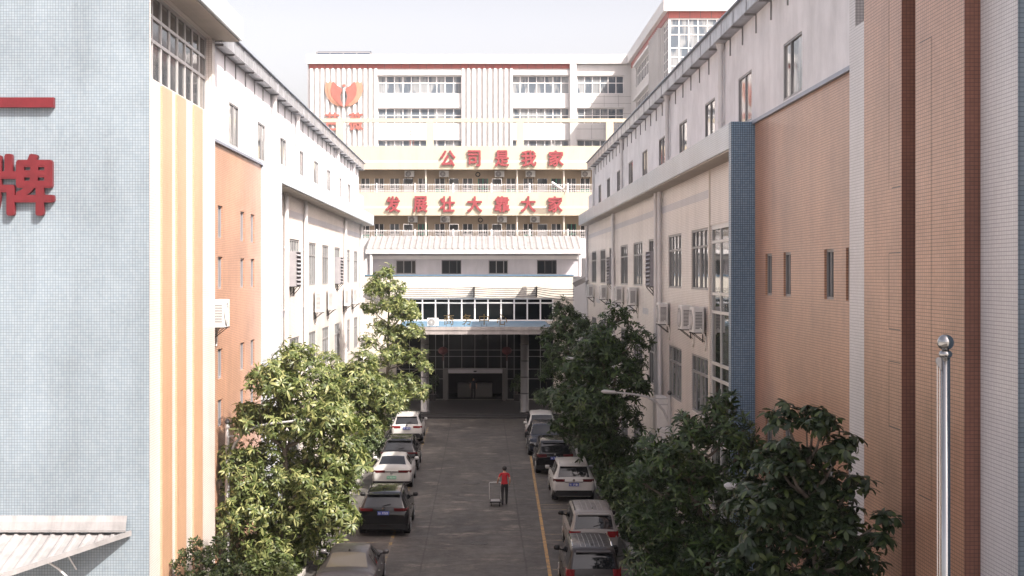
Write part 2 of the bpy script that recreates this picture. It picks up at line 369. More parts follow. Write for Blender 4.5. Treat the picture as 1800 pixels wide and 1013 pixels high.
def wall(mb, pt, a0, a1, b0, b1, holes, depth=0.14):
    A = sorted({a0, a1, *[h[0] for h in holes], *[h[1] for h in holes]}); A = [a for a in A if a0 <= a <= a1]
    B = sorted({b0, b1, *[h[2] for h in holes], *[h[3] for h in holes]}); B = [b for b in B if b0 <= b <= b1]
    for i in range(len(A) - 1):
        for k_ in range(len(B) - 1):
            ca, cb = (A[i] + A[i + 1]) / 2, (B[k_] + B[k_ + 1]) / 2
            if any(h[0] < ca < h[1] and h[2] < cb < h[3] for h in holes): continue
            mb.quad(pt(A[i], B[k_], 0), pt(A[i + 1], B[k_], 0), pt(A[i + 1], B[k_ + 1], 0), pt(A[i], B[k_ + 1], 0))
    for h in holes:
        c = [(h[0], h[2]), (h[1], h[2]), (h[1], h[3]), (h[0], h[3])]
        for i in range(4):
            p, q = c[i], c[(i + 1) % 4]
            mb.quad(pt(*p, 0), pt(*q, 0), pt(*q, depth), pt(*p, depth))
def window(pt, a0, a1, b0, b1, parent, vs=(), hs=(), frame='frame_grey', pane='glass_wing', depth=0.14, bar=0.05, name='window', edge=None):
    """frame bars as the window mesh, one glazed sheet as its pane"""
    e = edge or bar; m = MB(); d0, d1 = depth - 0.055, depth + 0.01
    m.abox(pt, a0, a0 + e, b0, b1, d0, d1); m.abox(pt, a1 - e, a1, b0, b1, d0, d1)
    m.abox(pt, a0 + e, a1 - e, b0, b0 + e, d0, d1); m.abox(pt, a0 + e, a1 - e, b1 - e, b1, d0, d1)
    zs = [b0 + e] + [h - bar / 2 for h in hs]; ze = [h + bar / 2 for h in hs]
    for h in hs: m.abox(pt, a0 + e, a1 - e, h - bar / 2, h + bar / 2, d0, d1)
    cuts = [b0 + e]
    for h in sorted(hs): cuts += [h - bar / 2, h + bar / 2]
    cuts.append(b1 - e)
    for v_ in vs:
        if isinstance(v_, tuple): v_, seg = v_; segs = [seg]
        else: segs = range(len(cuts) // 2)
        for q in segs: m.abox(pt, v_ - bar / 2, v_ + bar / 2, cuts[2 * q], cuts[2 * q + 1], d0 + 0.004, d1)
    fr = m.build(name, frame, parent)
    p = MB(); p.quad(pt(a0 + 0.01, b0 + 0.01, depth - 0.012), pt(a1 - 0.01, b0 + 0.01, depth - 0.012), pt(a1 - 0.01, b1 - 0.01, depth - 0.012), pt(a0 + 0.01, b1 - 0.01, depth - 0.012))
    p.build('pane', pane, fr)
    return fr
def glyph(ch, bold=0.02):
    c = D.curves.new('glyph', 'FONT'); c.body = ch; c.size = 1; c.extrude = 0.5; c.offset = bold; c.resolution_u = 3
    o = D.objects.new('glyph', c); COL.objects.link(o)
    me = D.meshes.new_from_object(o.evaluated_get(bpy.context.evaluated_depsgraph_get()))
    v = np.array([q.co[:] for q in me.vertices]); f = [tuple(q.vertices) for q in me.polygons]
    D.objects.remove(o); D.curves.remove(c); D.meshes.remove(me)
    return v, f
def put_glyph(mb, ch, x0, x1, z0, z1, Y, depth, bold=0.02):
    """upright letter filling the box, readable when looking along +Y; back at Y, face at Y-depth; heavy strokes by repeated strikes"""
    v, f = glyph(ch, 0.0); lo, hi = v.min(0), v.max(0)
    q = (v - lo) / np.maximum(hi - lo, 1e-6); w_, h_ = x1 - x0, z1 - z0
    if hi[1] - lo[1] < 0.2: bold = 0.0
    bx, bz = bold * min(w_, h_), bold * min(w_, h_)
    n = 8 if bold > 0.012 else 1
    for k_ in range(n):
        a_ = 2 * math.pi * k_ / n; dx, dz = (bx * math.cos(a_), bz * math.sin(a_)) if n > 1 else (0, 0)
        mb.add([(x0 + bx + a * (w_ - 2 * bx) + dx, Y - c * (depth - 0.0012 * k_), z0 + bz + b * (h_ - 2 * bz) + dz) for a, b, c in q], f)
# ------------------------------------------------------------------ ground
m = MB(); m.quad((-1500, -300, -0.02), (1500, -300, -0.02), (1500, 2500, -0.02), (-1500, 2500, -0.02)); structure('ground', m, 'concrete')
m = MB()
ys = [-40, 20, 40, 60, 80, 95.2]
for a, b in zip(ys, ys[1:]): m.quad((-5.9, a, 0), (5.3, a, 0), (5.3, b, 0), (-5.9, b, 0))
structure('road', m, 'road_concrete')
m = MB(); m.box(-6.08, -5.9, -40, 93.5, -0.02, 0.13); m.box(5.3, 5.48, -40, 93.5, -0.02, 0.13); structure('kerb', m, 'concrete')
m = MB(); m.quad((-8.9, -40, 0.06), (-6.08, -40, 0.06), (-6.08, 93.5, 0.06), (-8.9, 93.5, 0.06)); m.quad((5.48, -40, 0.06), (8.1, -40, 0.06), (8.1, 93.5, 0.06), (5.48, 93.5, 0.06))
structure('planting_bed', m, 'soil')
def strip(mb, x0, y0, x1, y1, hw): mb.quad((x0 - hw, y0, 0.004), (x0 + hw, y0, 0.004), (x1 + hw, y1, 0.004), (x1 - hw, y1, 0.004))
m = MB(); strip(m, 1.78, 18, 2.29, 45.4, 0.06); strip(m, 2.29, 45.4, 2.50, 59.8, 0.06); strip(m, 2.50, 59.8, 2.73, 75.5, 0.06); structure('road_line', m, 'line_yellow')
m = MB(); strip(m, -3.35, 34, -3.40, 62, 0.06); strip(m, -3.40, 62, -3.5, 90, 0.06); m.box(-5.4, -3.4, 51.0, 51.14, 0.001, 0.004); structure('road_marking', m, 'line_worn')
m = MB()
for y_ in (46.3, 51.4, 52.6, 58.2, 59.4, 66.6): m.quad((2.42, y_, 0.004), (5.0, y_, 0.004), (5.0, y_ + 0.13, 0.004), (2.42, y_ + 0.13, 0.004))
structure('bay_line', m, 'line_faded')
for X, Y, r_, lab in ((-0.09, 50.9, 0.34, 'round dark drain cover in the road below the walking person'), (-0.45, 65.6, 0.40, 'round dark drain cover in the road beyond the flat trolley')):
    m = MB(); m.lathe((X, Y, 0.001), [(r_, 0), (r_ * .98, 0.010), (r_ * .9, 0.010), (r_ * .88, 0.005), (0.01, 0.005)], 28)
    for q in range(5): x_ = (q - 2) * r_ * .3; h_ = math.sqrt(max(0, (r_ * .85) ** 2 - x_ ** 2)); m.box(X + x_ - .02, X + x_ + .02, Y - h_, Y + h_, 0.006, 0.012)
    tag(m.build('drain_cover', 'iron'), lab, 'drain cover', 'drain covers in the road')

# ------------------------------------------------------------------ the two long wings
def wing(side, XW, XF, XG, y_or0, y_pier, y_end, y_up_end, uppers, rows, slits, slit_rows, pipes_up, pipes_low, label):
    on = (on_left if side < 0 else on_right)(XW); S = lambda x, d: x - d if side < 0 else x + d
    b = thing('factory_wing', label, 'building', (S(XW, 6), (y_or0 + y_end) / 2, 0))
    back = S(XW, 15)
    # upper storey
    holes = [(c - hw, c + hw, 14.62, 16.12) for c, hw in uppers]
    g0 = y_or0 + (1.65 if side < 0 else 2.05); m = MB(); wall(m, on, g0 - 0.04, y_up_end, 14.5, 18.0, [h for h in holes if h[0] > g0 - 0.04], 0.07)
    m.quad(on(y_up_end, 14.5, 0), on(y_up_end, 14.5, 15), on(y_up_end, 18.0, 15), on(y_up_end, 18.0, 0)); m.build('upper_wall', 'white_wall', b)
    for i, (c, hw) in enumerate(uppers):
        if c - hw <= g0 - 0.04: continue
        window(on, c - hw, c + hw, 14.62, 16.12, b, vs=(c + (0.25 if i % 3 == 1 else 0.0) * hw,), frame='frame_grey', pane='glass_upper', depth=0.07, bar=0.06)
    # orange bay and cream wall
    h1 = [(c - 0.42, c + 0.42, z0, z1) for c in slits for z0, z1 in slit_rows]
    m = MB(); wall(m, on, y_or0, y_pier + 0.3, 0, 14.42, h1, 0.10); m.build('orange_wall', 'orange_tile', b)
    for a0, a1, z0, z1 in h1: window(on, a0, a1, z0, z1, b, vs=(a0 + 0.46,), frame='louver_grey' if side < 0 else 'frame_grey', pane='glass_slit', depth=0.11, bar=0.06)
    m = MB(); m.abox(on, y_or0, y_pier, 14.42, 14.52, -0.10, 0.02); m.build('coping', 'coping_metal', b)
    h2 = [(c - hw, c + hw, z0, z1) for c, hw in rows for z0, z1 in ((9.46, 11.7), (4.86, 7.04), (0.9, 2.6))]
    stair = (y_pier + 0.62, y_pier + 7.8, 0.4, 11.74) if side > 0 else None
    if stair: h2.append(stair)
    m = MB(); wall(m, on, y_pier + 0.3, y_end, 0, 14.42, h2, 0.09)
    m.quad(on(y_end, 0, 0), on(y_end, 0, 15), on(y_end, 14.42, 15), on(y_end, 14.42, 0)); m.build('cream_wall', 'cream_tile', b)
    for c, hw in rows:
        for z0, z1 in ((9.46, 11.7), (4.86, 7.04), (0.9, 2.6)):
            tz = z1 - 0.66; e = (c - hw, c + hw); q = (e[1] - e[0]) / 4
            window(on, *e, z0, z1, b, vs=[(e[0] + q, 1), (e[0] + 2 * q, 1), (e[0] + 3 * q, 1), (e[0] + 1.9 * q, 0), (e[0] + 2.1 * q, 0), (e[0] + q, 0), (e[0] + 3.1 * q, 0)],
                   hs=(tz,), frame='frame_grey', pane='glass_wing', depth=0.09, bar=0.085)
    if stair:
        y0, y1, z0, z1 = stair
        window(on, y0, y1, z0, z1, b, vs=[y0 + (y1 - y0) * i / 4 for i in (1, 2, 3)], hs=(1.9, 2.5, 4.3, 4.6, 6.42, 6.95, 8.73, 9.36, 11.15), frame='alu', pane='glass_stair', depth=0.09, bar=0.1, name='stair_window', edge=0.16)
        m = MB(); m.abox(on, y1 + 0.02, y1 + 0.2, 0, 14.3, -0.03, 0.0); m.build('wall_joint', 'cream_wall', b)
    segs = [(y_pier + 8.1, y_end - 0.2, 12.72, 13.02)]
    m = MB()
    for a0, a1, z0, z1 in segs: m.abox(on, a0, a1, z0, z1, -0.004, 0.0)
    for c, d in zip([r[0] + r[1] + 0.15 for r in rows], [r[0] - r[1] - 0.15 for r in rows[1:]]): m.abox(on, c, d, 8.1, 8.4, -0.004, 0.0)
    m.build('grey_band', 'grey_tile', b)
    # fascia and pier
    dF = abs(XW - XF); pt_ = 'pier_tile' if side > 0 else 'pale_pier_tile'
    m = MB(); m.abox(on, y_pier + 0.4, y_end + 0.1, 13.75, 14.5, -dF, 0.0); m.build('fascia', 'pale_pier_tile', b)
    m = MB(); m.abox(on, y_pier + 0.4, y_end, 13.70, 13.746, -dF + 0.06, -0.002); m.build('soffit', 'soffit', b)
    m = MB(); m.abox(on, y_pier, y_pier + 0.4, 0, 14.5, -dF, 0.02); m.build('pier', 'pier_tile' if side > 0 else 'pale_pier_tile', b)
    # gutter: folded metal trough with laps, carried on brackets
    dG = abs(XW - XG); m = MB()
    m.abox(on, g0, y_up_end + 0.35, 17.62, 17.66, -dG, 0.0); m.abox(on, g0, y_up_end + 0.35, 17.66, 18.08, -dG, -dG + 0.03)
    y = g0
    while y < y_up_end:
        m.abox(on, y, y + 0.22, 17.60, 18.04, -dG - 0.02, -dG - 0.001); y += 2.06
    m.build('gutter', 'galvanised', b)
    m = MB(); m.abox(on, g0, y_up_end + 0.4, 18.085, 18.13, -dG - 0.09, 0.1)
    top = [on(g0, 18.13, 0.1), on(y_up_end + 0.4, 18.13, 0.1), on(y_up_end + 0.4, 19.0, 7.5), on(g0, 19.0, 7.5)]
    m.quad(*top); m.build('roof', 'coping_metal', b)
    y = g0 + 0.4
    while y < y_up_end:
        m = MB(); m.abox(on, y, y + 0.06, 17.56, 17.62, -dG + 0.02, -0.002); m.abox(on, y, y + 0.045, 17.05, 17.56, -0.04, -0.001); m.build('gutter_bracket', 'frame_grey', b); y += 2.06
    for y in pipes_up:
        m = MB(); c = on(y, 0, -0.13); m.tube([(c[0], y, 14.5), (c[0], y, 17.3), (c[0], y, 17.62)], 0.085, 10); m.tube([(c[0], y, 17.35), (c[0], y, 17.62)], [0.09, 0.16], 10)
        for z in (15.0, 16.2): m.tube([(c[0], y, z), (c[0], y, z + 0.05)], 0.105, 10)
        m.build('downpipe', 'pvc', b, smooth=False)
    for y in pipes_low:
        m = MB(); c = on(y, 0, -0.13); m.tube([(c[0], y, 0.05), (c[0], y, 13.7)], 0.10, 10)
        for z in (2.0, 5.2, 8.4, 11.2, 13.3): m.tube([(c[0], y, z), (c[0], y, z + 0.07)], 0.125, 10)
        m.build('downpipe', 'pvc', b)
    m = MB(); m.abox(on, y_or0, y_end, 0.0, 14.4, 14.0, 15.0); m.build('rear_wall', 'white_wall', b)
    m = MB(); m.abox(on, y_up_end + 0.02, y_end, 14.38, 14.42, 0.05, 15.0); m.build('terrace', 'concrete', b)
    m = MB(); m.abox(on, y_up_end + 0.5, y_up_end + 4.0, 14.5, 15.9, 0.0, 0.3); m.build('parapet', 'white_wall', b)
    return b
wing(1, 8.02, 7.32, 7.64, 27.0, 40.0, 102.6, 98.2,
     [(28.84 + 6.36 * i, 1.05) for i in range(11)], [(50.2, 1.9), (56.6, 1.9), (63.8, 1.6), (70.0, 2.0), (76.7, 1.9), (84.0, 1.6), (90.1, 1.9), (97.2, 2.0)],
     [29.6, 31.5, 35.8, 38.1], ((9.44, 10.6), (4.86, 5.98)), (45.0, 58.0, 76.8, 96.2), (60.4, 61.7, 81.8, 102.0),
     'long shaded factory wing with dark blue corner pier and cream tiled wall')
wing(-1, -8.87, -8.09, -8.49, 43.0, 55.0, 102.8, 98.8,
     [(49.0 + 6.1 * i, 0.98) for i in range(8)], [(58.2, 1.5), (64.9, 1.7), (71.8, 1.5), (77.8, 1.6), (84.2, 1.6), (91.0, 1.3), (96.6, 1.5)],
     [46.4, 50.7, 52.95], ((11.25, 12.36), (9.53, 10.63), (6.48, 7.5), (4.85, 5.78)), (57.7, 65.0, 83.2, 93.7), (61.2, 68.0, 87.9, 99.5),
     'long sunlit factory wing with pale grey corner pier and white upper storey')

# ------------------------------------------------------------------ near towers
def tower(side, XB, y0, y1, pil, p_dep, tops, label, roof, front_x, out):
    on = (on_left if side < 0 else on_right)(XB); Hh = 24.0 if not roof else 17.7
    b = thing('stair_tower', label, 'building', (XB + (5 if side > 0 else -5), (y0 + y1) / 2, 0))
    wy0, wy1 = y0 + 0.15, y1 - 0.45
    m = MB(); wall(m, on, y0, y1, 0, Hh, [(wy0, wy1, 15.2, 17.66)], 0.25)
    m.quad(on(y1, 0, 0), on(y1, 0, 14), on(y1, Hh, 14), on(y1, Hh, 0)); m.build('side_wall', 'white_tile' if side > 0 else 'cream_tile', b)
    if side > 0:
        m = MB()
        for yy, z0, z1 in ((22.95, 6.2, 14.0), (25.35, 7.2, 8.4), (25.35, 11.6, 15.5), (22.95, 2.0, 3.6), (25.35, 9.0, 10.4)):
            m.abox(on, yy, yy + 0.006, z0, z1, -p_dep - 0.003, -p_dep)
            for z in (z0, z1): m.abox(on, yy - (0.0 if yy < 24 else 0.7), yy + (0.85 if yy < 24 else 0.0) - 0.2 * (z1 - z0 > 2), z, z + 0.016, -p_dep - 0.003, -p_dep)
        m.build('crack', 'stone_dark', b)
    m = MB(); xs = sorted((XB, front_x)); fr = on_front(y0)
    m.abox(fr, xs[0] + (0 if side < 0 else 0.002), xs[1] - (0.002 if side < 0 else 0), 0, Hh, 0, 0.05); m.build('front_wall', 'blue_tile', b)
    n = 8; window(on, wy0, wy1, 15.2, 17.66, b, vs=[wy0 + (wy1 - wy0) * i / n for i in range(1, n)], hs=(16.35, 17.0), frame='alu', pane='glass_tower', depth=0.25, bar=0.09)
    for a, c in pil:
        m = MB(); m.abox(on, a, c, 0, tops, -p_dep, 0.0); pl_ = m.build('pilaster', 'orange_tile' if side > 0 else 'yellow_tile', b)
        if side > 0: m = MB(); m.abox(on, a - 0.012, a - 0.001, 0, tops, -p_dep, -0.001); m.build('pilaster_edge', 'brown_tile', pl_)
    if roof:
        m = MB(); x0, x1 = sorted((front_x, XB + 0.84)); m.box(x0, x1, y0 - 0.12, y1 + 0.4, 17.72, 18.45); m.build('roof_slab', 'pale_pier_tile', b)
        m = MB(); m.box(x0, x1 - 0.1, y0 - 0.02, y1 + 0.3, 17.67, 17.716); m.build('soffit', 'soffit', b)
    else:
        m = MB(); m.abox(on, y0, y1, Hh, Hh + 0.3, -0.5, 14); m.build('roof_slab', 'pale_pier_tile', b)
    if out: out(b)
    return b
def add_shade_bay(b):
    m = MB(); m.box(9.05, 22, 6, 19.86, 0, 24.0); m.build('added_shade_bay', 'pier_tile', b)  # unseen bay beyond the frame, added to keep the tower's blue front shaded
tower(1, 7.82, 19.9, 29.0, [(21.4, 23.8), (24.6, 27.0)], 0.25, 24.0, 'tall shaded stair tower with two broad orange pilasters behind flagpole', False, 22.0, add_shade_bay)
tower(-1, -8.70, 35.8, 44.6, [(37.0, 38.19), (38.8, 40.0), (41.1, 42.36)], 0.06, 15.14, 'sunlit stair tower with pale blue tiled front and three yellow pilasters', True, -26.0, None)

# awning on the left tower front
aw = thing('awning', 'white corrugated metal awning on the pale blue tiled wall', 'awning', (-12.6, 34.6, 2.9))
def ax_end(x): return 35.76 - (-9.26 - x) * (2.35 / 2.51) if x > -12.74 else 32.5
def az(y): return 3.24 - (35.76 - y) * 0.255
m = MB(); x = -16.0; st = 0.0525; q = 0
while x < -9.27:
    x2 = min(x + st, -9.262); up = (0.0, 0.045, 0.045, 0.0, 0.0, 0.0)
    z0, z1 = up[q % 6], up[(q + 1) % 6]; e0, e1 = ax_end(x), ax_end(x2)
    m.quad((x, 35.76, az(35.76) + z0), (x2, 35.76, az(35.76) + z1), (x2, e1, az(e1) + z1), (x, e0, az(e0) + z0)); x = x2; q += 1
m.build('roof_sheet', 'roof_sheet', aw)
m = MB(); m.box(-16.0, -9.28, 35.58, 35.64, 3.30, 3.36); m.quad((-16, 35.79, 3.70), (-9.28, 35.79, 3.70), (-9.28, 35.70, 3.55), (-16, 35.70, 3.55)); m.quad((-16, 35.70, 3.55), (-9.28, 35.70, 3.55), (-9.28, 35.62, 3.30), (-16, 35.62, 3.30)); m.build('flashing', 'roof_sheet', aw)
m = MB(); a = Vector((-9.2, 35.78, az(35.78))); c = Vector((-12.74, 32.5, az(32.5))); dn = Vector((0, 0, -0.06)); up = Vector((0, 0, 0.07)); out = Vector((0.05, -0.05, 0))
m.add([a + dn, c + dn, c + up, a + up, a + dn + out, c + dn + out, c + up + out, a + up + out], [(0, 1, 2, 3), (7, 6, 5, 4), (0, 4, 5, 1), (3, 2, 6, 7), (0, 3, 7, 4), (1, 5, 6, 2)])
m.box(-16, -12.74, 32.44, 32.5, az(32.5) - 0.12, az(32.5) + 0.10); m.build('edge_trim', 'roof_sheet', aw)
m = MB()
for xb in (-10.6, -12.4, -14.2): 
    ye = ax_end(xb) + 0.1; m.tube([(xb, 35.7, az(35.7) - 0.06), (xb, ye, az(ye) - 0.06)], 0.025, 6); m.tube([(xb, 35.74, 2.3), (xb, ye + 0.3, az(ye) - 0.06)], 0.022, 6)
m.build('bracket', 'frame_white', aw)
m = MB(); m.tube([(-11.5 + 1.25 * math.cos(t), 34.9, 1.25 + 1.5 * math.sin(t)) for t in [math.pi * i / 16 for i in range(17)]], 0.03, 8); m.build('arch_rail', 'frame_white', aw)

# red sign letters on the left tower front
def sign(ch, x0, x1, y0, y1, Y, depth, mat, label, cat, group, bold=0.03, stand=0.0):
    X0, Z1 = px(x0, y0, Y); X1, Z0 = px(x1, y1, Y); m = MB(); put_glyph(m, ch, X0, X1, Z0, Z1, Y - stand, depth, bold)
    o = m.build('sign_letter', mat); return tag(o, label, cat, group)
sign('一', -32, 97, 172.5, 190, 35.79, 0.14, 'sign_red', 'flat red one-stroke sign letter on the pale blue tower wall', 'sign letter', 'red letters on the blue tower')
sign('牌', -16, 98, 271, 380, 35.79, 0.14, 'sign_red', 'many-stroked red sign letter on the pale blue tower wall', 'sign letter', 'red letters on the blue tower', 0.028)

# ------------------------------------------------------------------ entrance building between the wings
YE = 106.5; s_ = 2400 / YE
eb = thing('entrance_building', 'low entrance building with dark glass front and white parapet wall between wings', 'building', (-0.5, 106, 0))
fr = on_front(YE); XL, XR = -9.1, 7.15
mull = [-4.593 + 1.023 * i for i in range(-2, 11)]
gl = (mull[0], mull[-1], 6.42, 8.22); door = (-2.94, 2.0, 0.3, 2.66); low = (mull[0], mull[-1], 0.3, 5.86)
m = MB(); wall(m, fr, XL, XR, 0, 9.95, [gl, low], 0.25); m.quad((XR, YE, 0), (XR, YE + 9, 0), (XR, YE + 9, 9.95), (XR, YE, 9.95)); m.build('front_wall', 'cream_wall', eb)
m = MB(); m.box(XL, XR + 0.06, YE - 0.06, YE + 0.2, 9.95, 10.04); m.build('coping', 'blue_sheet', eb)
m = MB(); m.box(XL, XR, YE + 0.2, 109.2, 9.88, 9.94); m.build('terrace', 'concrete', eb)
window(fr, *gl, eb, vs=mull[1:-1], hs=(7.83,), frame='frame_white', pane='glass_dark', depth=0.12, bar=0.11, name='strip_window')
# lower curtain wall, left and right of and above the doorway
window(fr, mull[0], -2.95, 0.3, 5.86, eb, vs=[v for v in mull if mull[0] < v < -3.0], hs=(1.9, 2.66, 3.65, 4.15), frame='frame_grey', pane='glass_dark', depth=0.25, bar=0.04, name='glass_front')
window(fr, 2.01, mull[-1], 0.3, 5.86, eb, vs=[v for v in mull if 2.05 < v < mull[-1]], hs=(1.9, 2.66, 3.65, 4.15), frame='frame_grey', pane='glass_dark', depth=0.25, bar=0.04, name='glass_front')
window(fr, -2.95, 2.01, 2.70, 5.86, eb, vs=[v for v in mull if -2.9 < v < 2.0], hs=(3.65, 4.15), frame='frame_grey', pane='glass_dark', depth=0.25, bar=0.04, name='glass_front')
m = MB(); m.box(1.64, 2.02, YE - 0.7, YE + 0.2, 0.3, 2.72); m.build('door_jamb', 'stone_grey', eb)
m = MB(); m.box(-2.95, -2.57, YE - 0.7, YE + 0.2, 0.3, 2.72); m.build('door_jamb', 'stone_grey', eb)
pj = eb
m = MB(); m.box(-2.565, 1.635, YE - 0.68, YE + 0.2, 2.40, 2.70); m.build('lintel', 'grey_wall', pj)
m = MB(); m.box(-0.60, -0.36, YE - 0.74, YE - 0.685, 2.50, 2.60); m.build('sensor', 'plastic_black', pj)
m = MB(); m.quad((-3.4, YE + 5, 0.3), (2.5, YE + 5, 0.3), (2.5, YE + 5, 3.2), (-3.4, YE + 5, 3.2)); m.quad((-3.4, YE + 0.3, 3.2), (2.5, YE + 0.3, 3.2), (2.5, YE + 5, 3.2), (-3.4, YE + 5, 3.2))
m.quad((-3.4, YE + 0.3, 0.3), (-3.4, YE + 5, 0.3), (-3.4, YE + 5, 3.2), (-3.4, YE + 0.3, 3.2)); m.quad((2.5, YE + 0.3, 0.3), (2.5, YE + 5, 0.3), (2.5, YE + 5, 3.2), (2.5, YE + 0.3, 3.2)); m.quad((-3.4, YE + 0.26, 0.302), (2.5, YE + 0.26, 0.302), (2.5, YE + 5, 0.302), (-3.4, YE + 5, 0.302)); m.build('lobby', 'interior_dark', eb)
m = MB(); m.rbox(-1.9, 0.9, YE + 2.2, YE + 2.9, 0.302, 1.4, 0.04); m.build('reception_counter', 'counter', eb)
# canopy
cxl, cxr, YC = -6.0, 5.0, 93.6
m = MB(); m.box(cxl, cxr, YC, YE - 0.02, 5.96, 6.36); m.build('canopy_slab', 'soffit', eb)
m = MB()
n = 9
for i in range(n):
    a = cxl - 0.03 + (cxr - cxl + 0.06) * i / n; c = cxl - 0.03 + (cxr - cxl + 0.06) * (i + 1) / n
    m.box(a + 0.02, c - 0.02, YC - 0.06, YC - 0.002, 5.94, 6.19)
m.box(cxl - 0.03, cxr + 0.03, YC - 0.10, YC - 0.002, 6.22, 6.46); m.build('canopy_fascia', 'canopy_panel', eb)
m = MB(); m.quad((cxl + 0.05, YC + 0.1, 6.40), (cxr - 0.05, YC + 0.1, 6.40), (cxr - 0.05, YE - 0.03, 6.43), (cxl + 0.05, YE - 0.03, 6.43)); m.build('canopy_roof', 'blue_sheet', eb)
for xc in (-3.99, 3.06):
    m = MB(); m.lathe((xc, 96.6, 0.3), [(0.34, 0), (0.34, 0.12), (0.28, 0.14), (0.28, 5.66)], 24); co = m.build('column', 'brushed', eb, smooth=False)
    for p_ in co.data.polygons: p_.use_smooth = len(p_.vertices) == 4 and abs(p_.normal.z) < 0.5
    m = MB()
    for z in (1.6, 2.75, 3.9, 5.05): m.lathe((xc, 96.6, z), [(0.284, 0), (0.284, 0.09)], 24)
    m.build('column_band', 'frame_dark', co)
m = MB(); m.box(-6.6, 5.6, 95.2, YE, 0, 0.15); m.box(-6.6, 5.6, 95.55, YE, 0.15, 0.3); m.build('step', 'stone_dark', eb)
# set-back upper part
fu = on_front(109.0); wn = [(-6.82, -5.22), (-3.17, -1.6), (0.58, 2.14), (4.46, 6.02)]
m = MB(); wall(m, fu, XL, 8.0, 9.9, 11.8, [(a, b_, 10.1, 11.2) for a, b_ in wn], 0.2); m.build('upper_wall', 'grey_wall', eb)
for i, (a, b_) in enumerate(wn): window(fu, a, b_, 10.1, 11.2, eb, vs=(a + 0.62, b_ - 0.35), hs=(), frame='frame_dark' if i % 2 else 'frame_grey', pane='glass_slit', depth=0.2, bar=0.07)
m = MB(); m.box(XL, 8.0, 108.9, 108.97, 11.28, 11.56); m.build('pipe_beam', 'white_panel', eb)
m = MB(); m.box(XL, 8.0, 107.4, 107.55, 11.70, 12.02); m.build('eave', 'pvc', eb)
m = MB(); x = XL; q = 0
while x < 8.0:
    x2 = x + 0.08; u0, u1 = (0, 0.05, 0.05, 0, 0, 0)[q % 6], (0.05, 0.05, 0, 0, 0, 0)[q % 6]
    m.quad((x, 107.5, 12.04 + u0), (x2, 107.5, 12.04 + u1), (x2, 111.95, 13.2 + u1), (x, 111.95, 13.2 + u0)); x = x2; q += 1
m.build('roof', 'roof_sheet', eb)
m = MB(); m.box(XL, 8.0, 107.6, 111.9, 11.86, 11.9); m.build('ceiling', 'soffit', eb)
for xp in (-8.7, 7.75):
    m = MB(); m.tube([(xp, 107.6, 9.9), (xp, 107.6, 11.7)], 0.12, 10); m.build('downpipe', 'pvc', eb)
# small lean-to roofs in the corners
for x0, x1 in ((-8.85, -7.4), (6.95, 8.0)):
    m = MB(); m.add([(x0, 101.5, 8.4 if x0 < 0 else 9.1), (x1, 101.5, 9.6 if x0 > 0 else 7.7), (x1, 104.5, 9.9 if x0 > 0 else 8.0), (x0, 104.5, 8.7 if x0 < 0 else 9.4)], [(0, 1, 2, 3)]); m.build('lean_to_roof', 'stone_dark', eb)
# wires on the parapet wall
pw = thing('power_line', 'five dark cables strung along the white wall above entrance glass', 'power line', (0, 103.7, 8.3))
for xi in (-7.6, -0.56, 4.30):
    m = MB()
    m.box(xi - 0.05, xi + 0.05, YE - 0.35, YE - 0.002, 8.3, 9.12)
    for z in (8.42, 8.6, 8.76, 8.92, 9.05): m.lathe((xi, YE - 0.42, z - 0.05), [(0.05, 0), (0.09, 0.03), (0.05, 0.06), (0.08, 0.09), (0.04, 0.11)], 8)
    m.build('insulator_post', 'iron', pw)
for i, z in enumerate((8.42, 8.6, 8.76, 8.92, 9.05)):
    m = MB(); pts = []
    for a, c, zz in ((-8.8, -0.56, 0.0), (-0.56, 4.30, 0.0), (4.30, 7.2, -0.35 + 0.05 * i)):
        for t in range(9): f = t / 8; pts.append((a + (c - a) * f, YE - 0.5, z + zz * f - 0.09 * 4 * f * (1 - f)))
    m.tube(pts, 0.026, 5); m.build('cable', 'cable', pw)
# bronze letters on the canopy
for ch, x0, x1, lab in (('商', 780, 798, 'bronze sign letter with boxed lower half, beside canopy air conditioner'), ('务', 812, 829.5, 'bronze sign letter with crossing slanted strokes on canopy edge'),
                   ('中', 842, 860, 'bronze sign letter shaped as a box cut by one upright, on canopy'), ('心', 873, 892, 'bronze sign letter of loose curved dots on canopy edge')):
    Y = 94.2; X0, Z1 = px(x0, 552, Y); X1, Z0 = px(x1, 571.5, Y); t = thing('sign_letter', lab, 'sign letter', ((X0 + X1) / 2, Y, 6.46), 0, 'bronze letters on the canopy')
    m = MB(); put_glyph(m, ch, X0, X1, Z0, Z1, Y, 0.09, 0.012); m.build('letter', 'bronze', t)
    m = MB()
    for q in (0.25, 0.75): xx = X0 + (X1 - X0) * q; m.box(xx - 0.012, xx + 0.012, Y - 0.01, Y + 0.01, 6.40, Z0 + 0.1)
    m.build('support', 'iron', t)
for xl, lab in ((-2.85, 'round red lantern hanging under the canopy left of the doorway'), (1.91, 'round red lantern hanging under the canopy right of the doorway')):
    t = thing('lantern', lab, 'lantern', (xl, 102.0, 4.0), 0, 'red lanterns under the canopy')
    m = MB(); m.lathe((xl, 102, 4.36), [(0.36 * math.sin(R(a)) + 0.01, -0.30 * math.cos(R(a))) for a in range(10, 171, 16)], 16); m.build('lantern_body', 'lantern_red', t, True)
    m = MB(); m.tube([(xl, 102, 4.64), (xl, 102, 5.96)], 0.012, 5); m.build('cord', 'cable', t)
    m = MB(); m.tube([(xl, 102, 4.08), (xl, 102, 3.6)], [0.05, 0.03], 8); m.build('tassel', 'lantern_red', t)

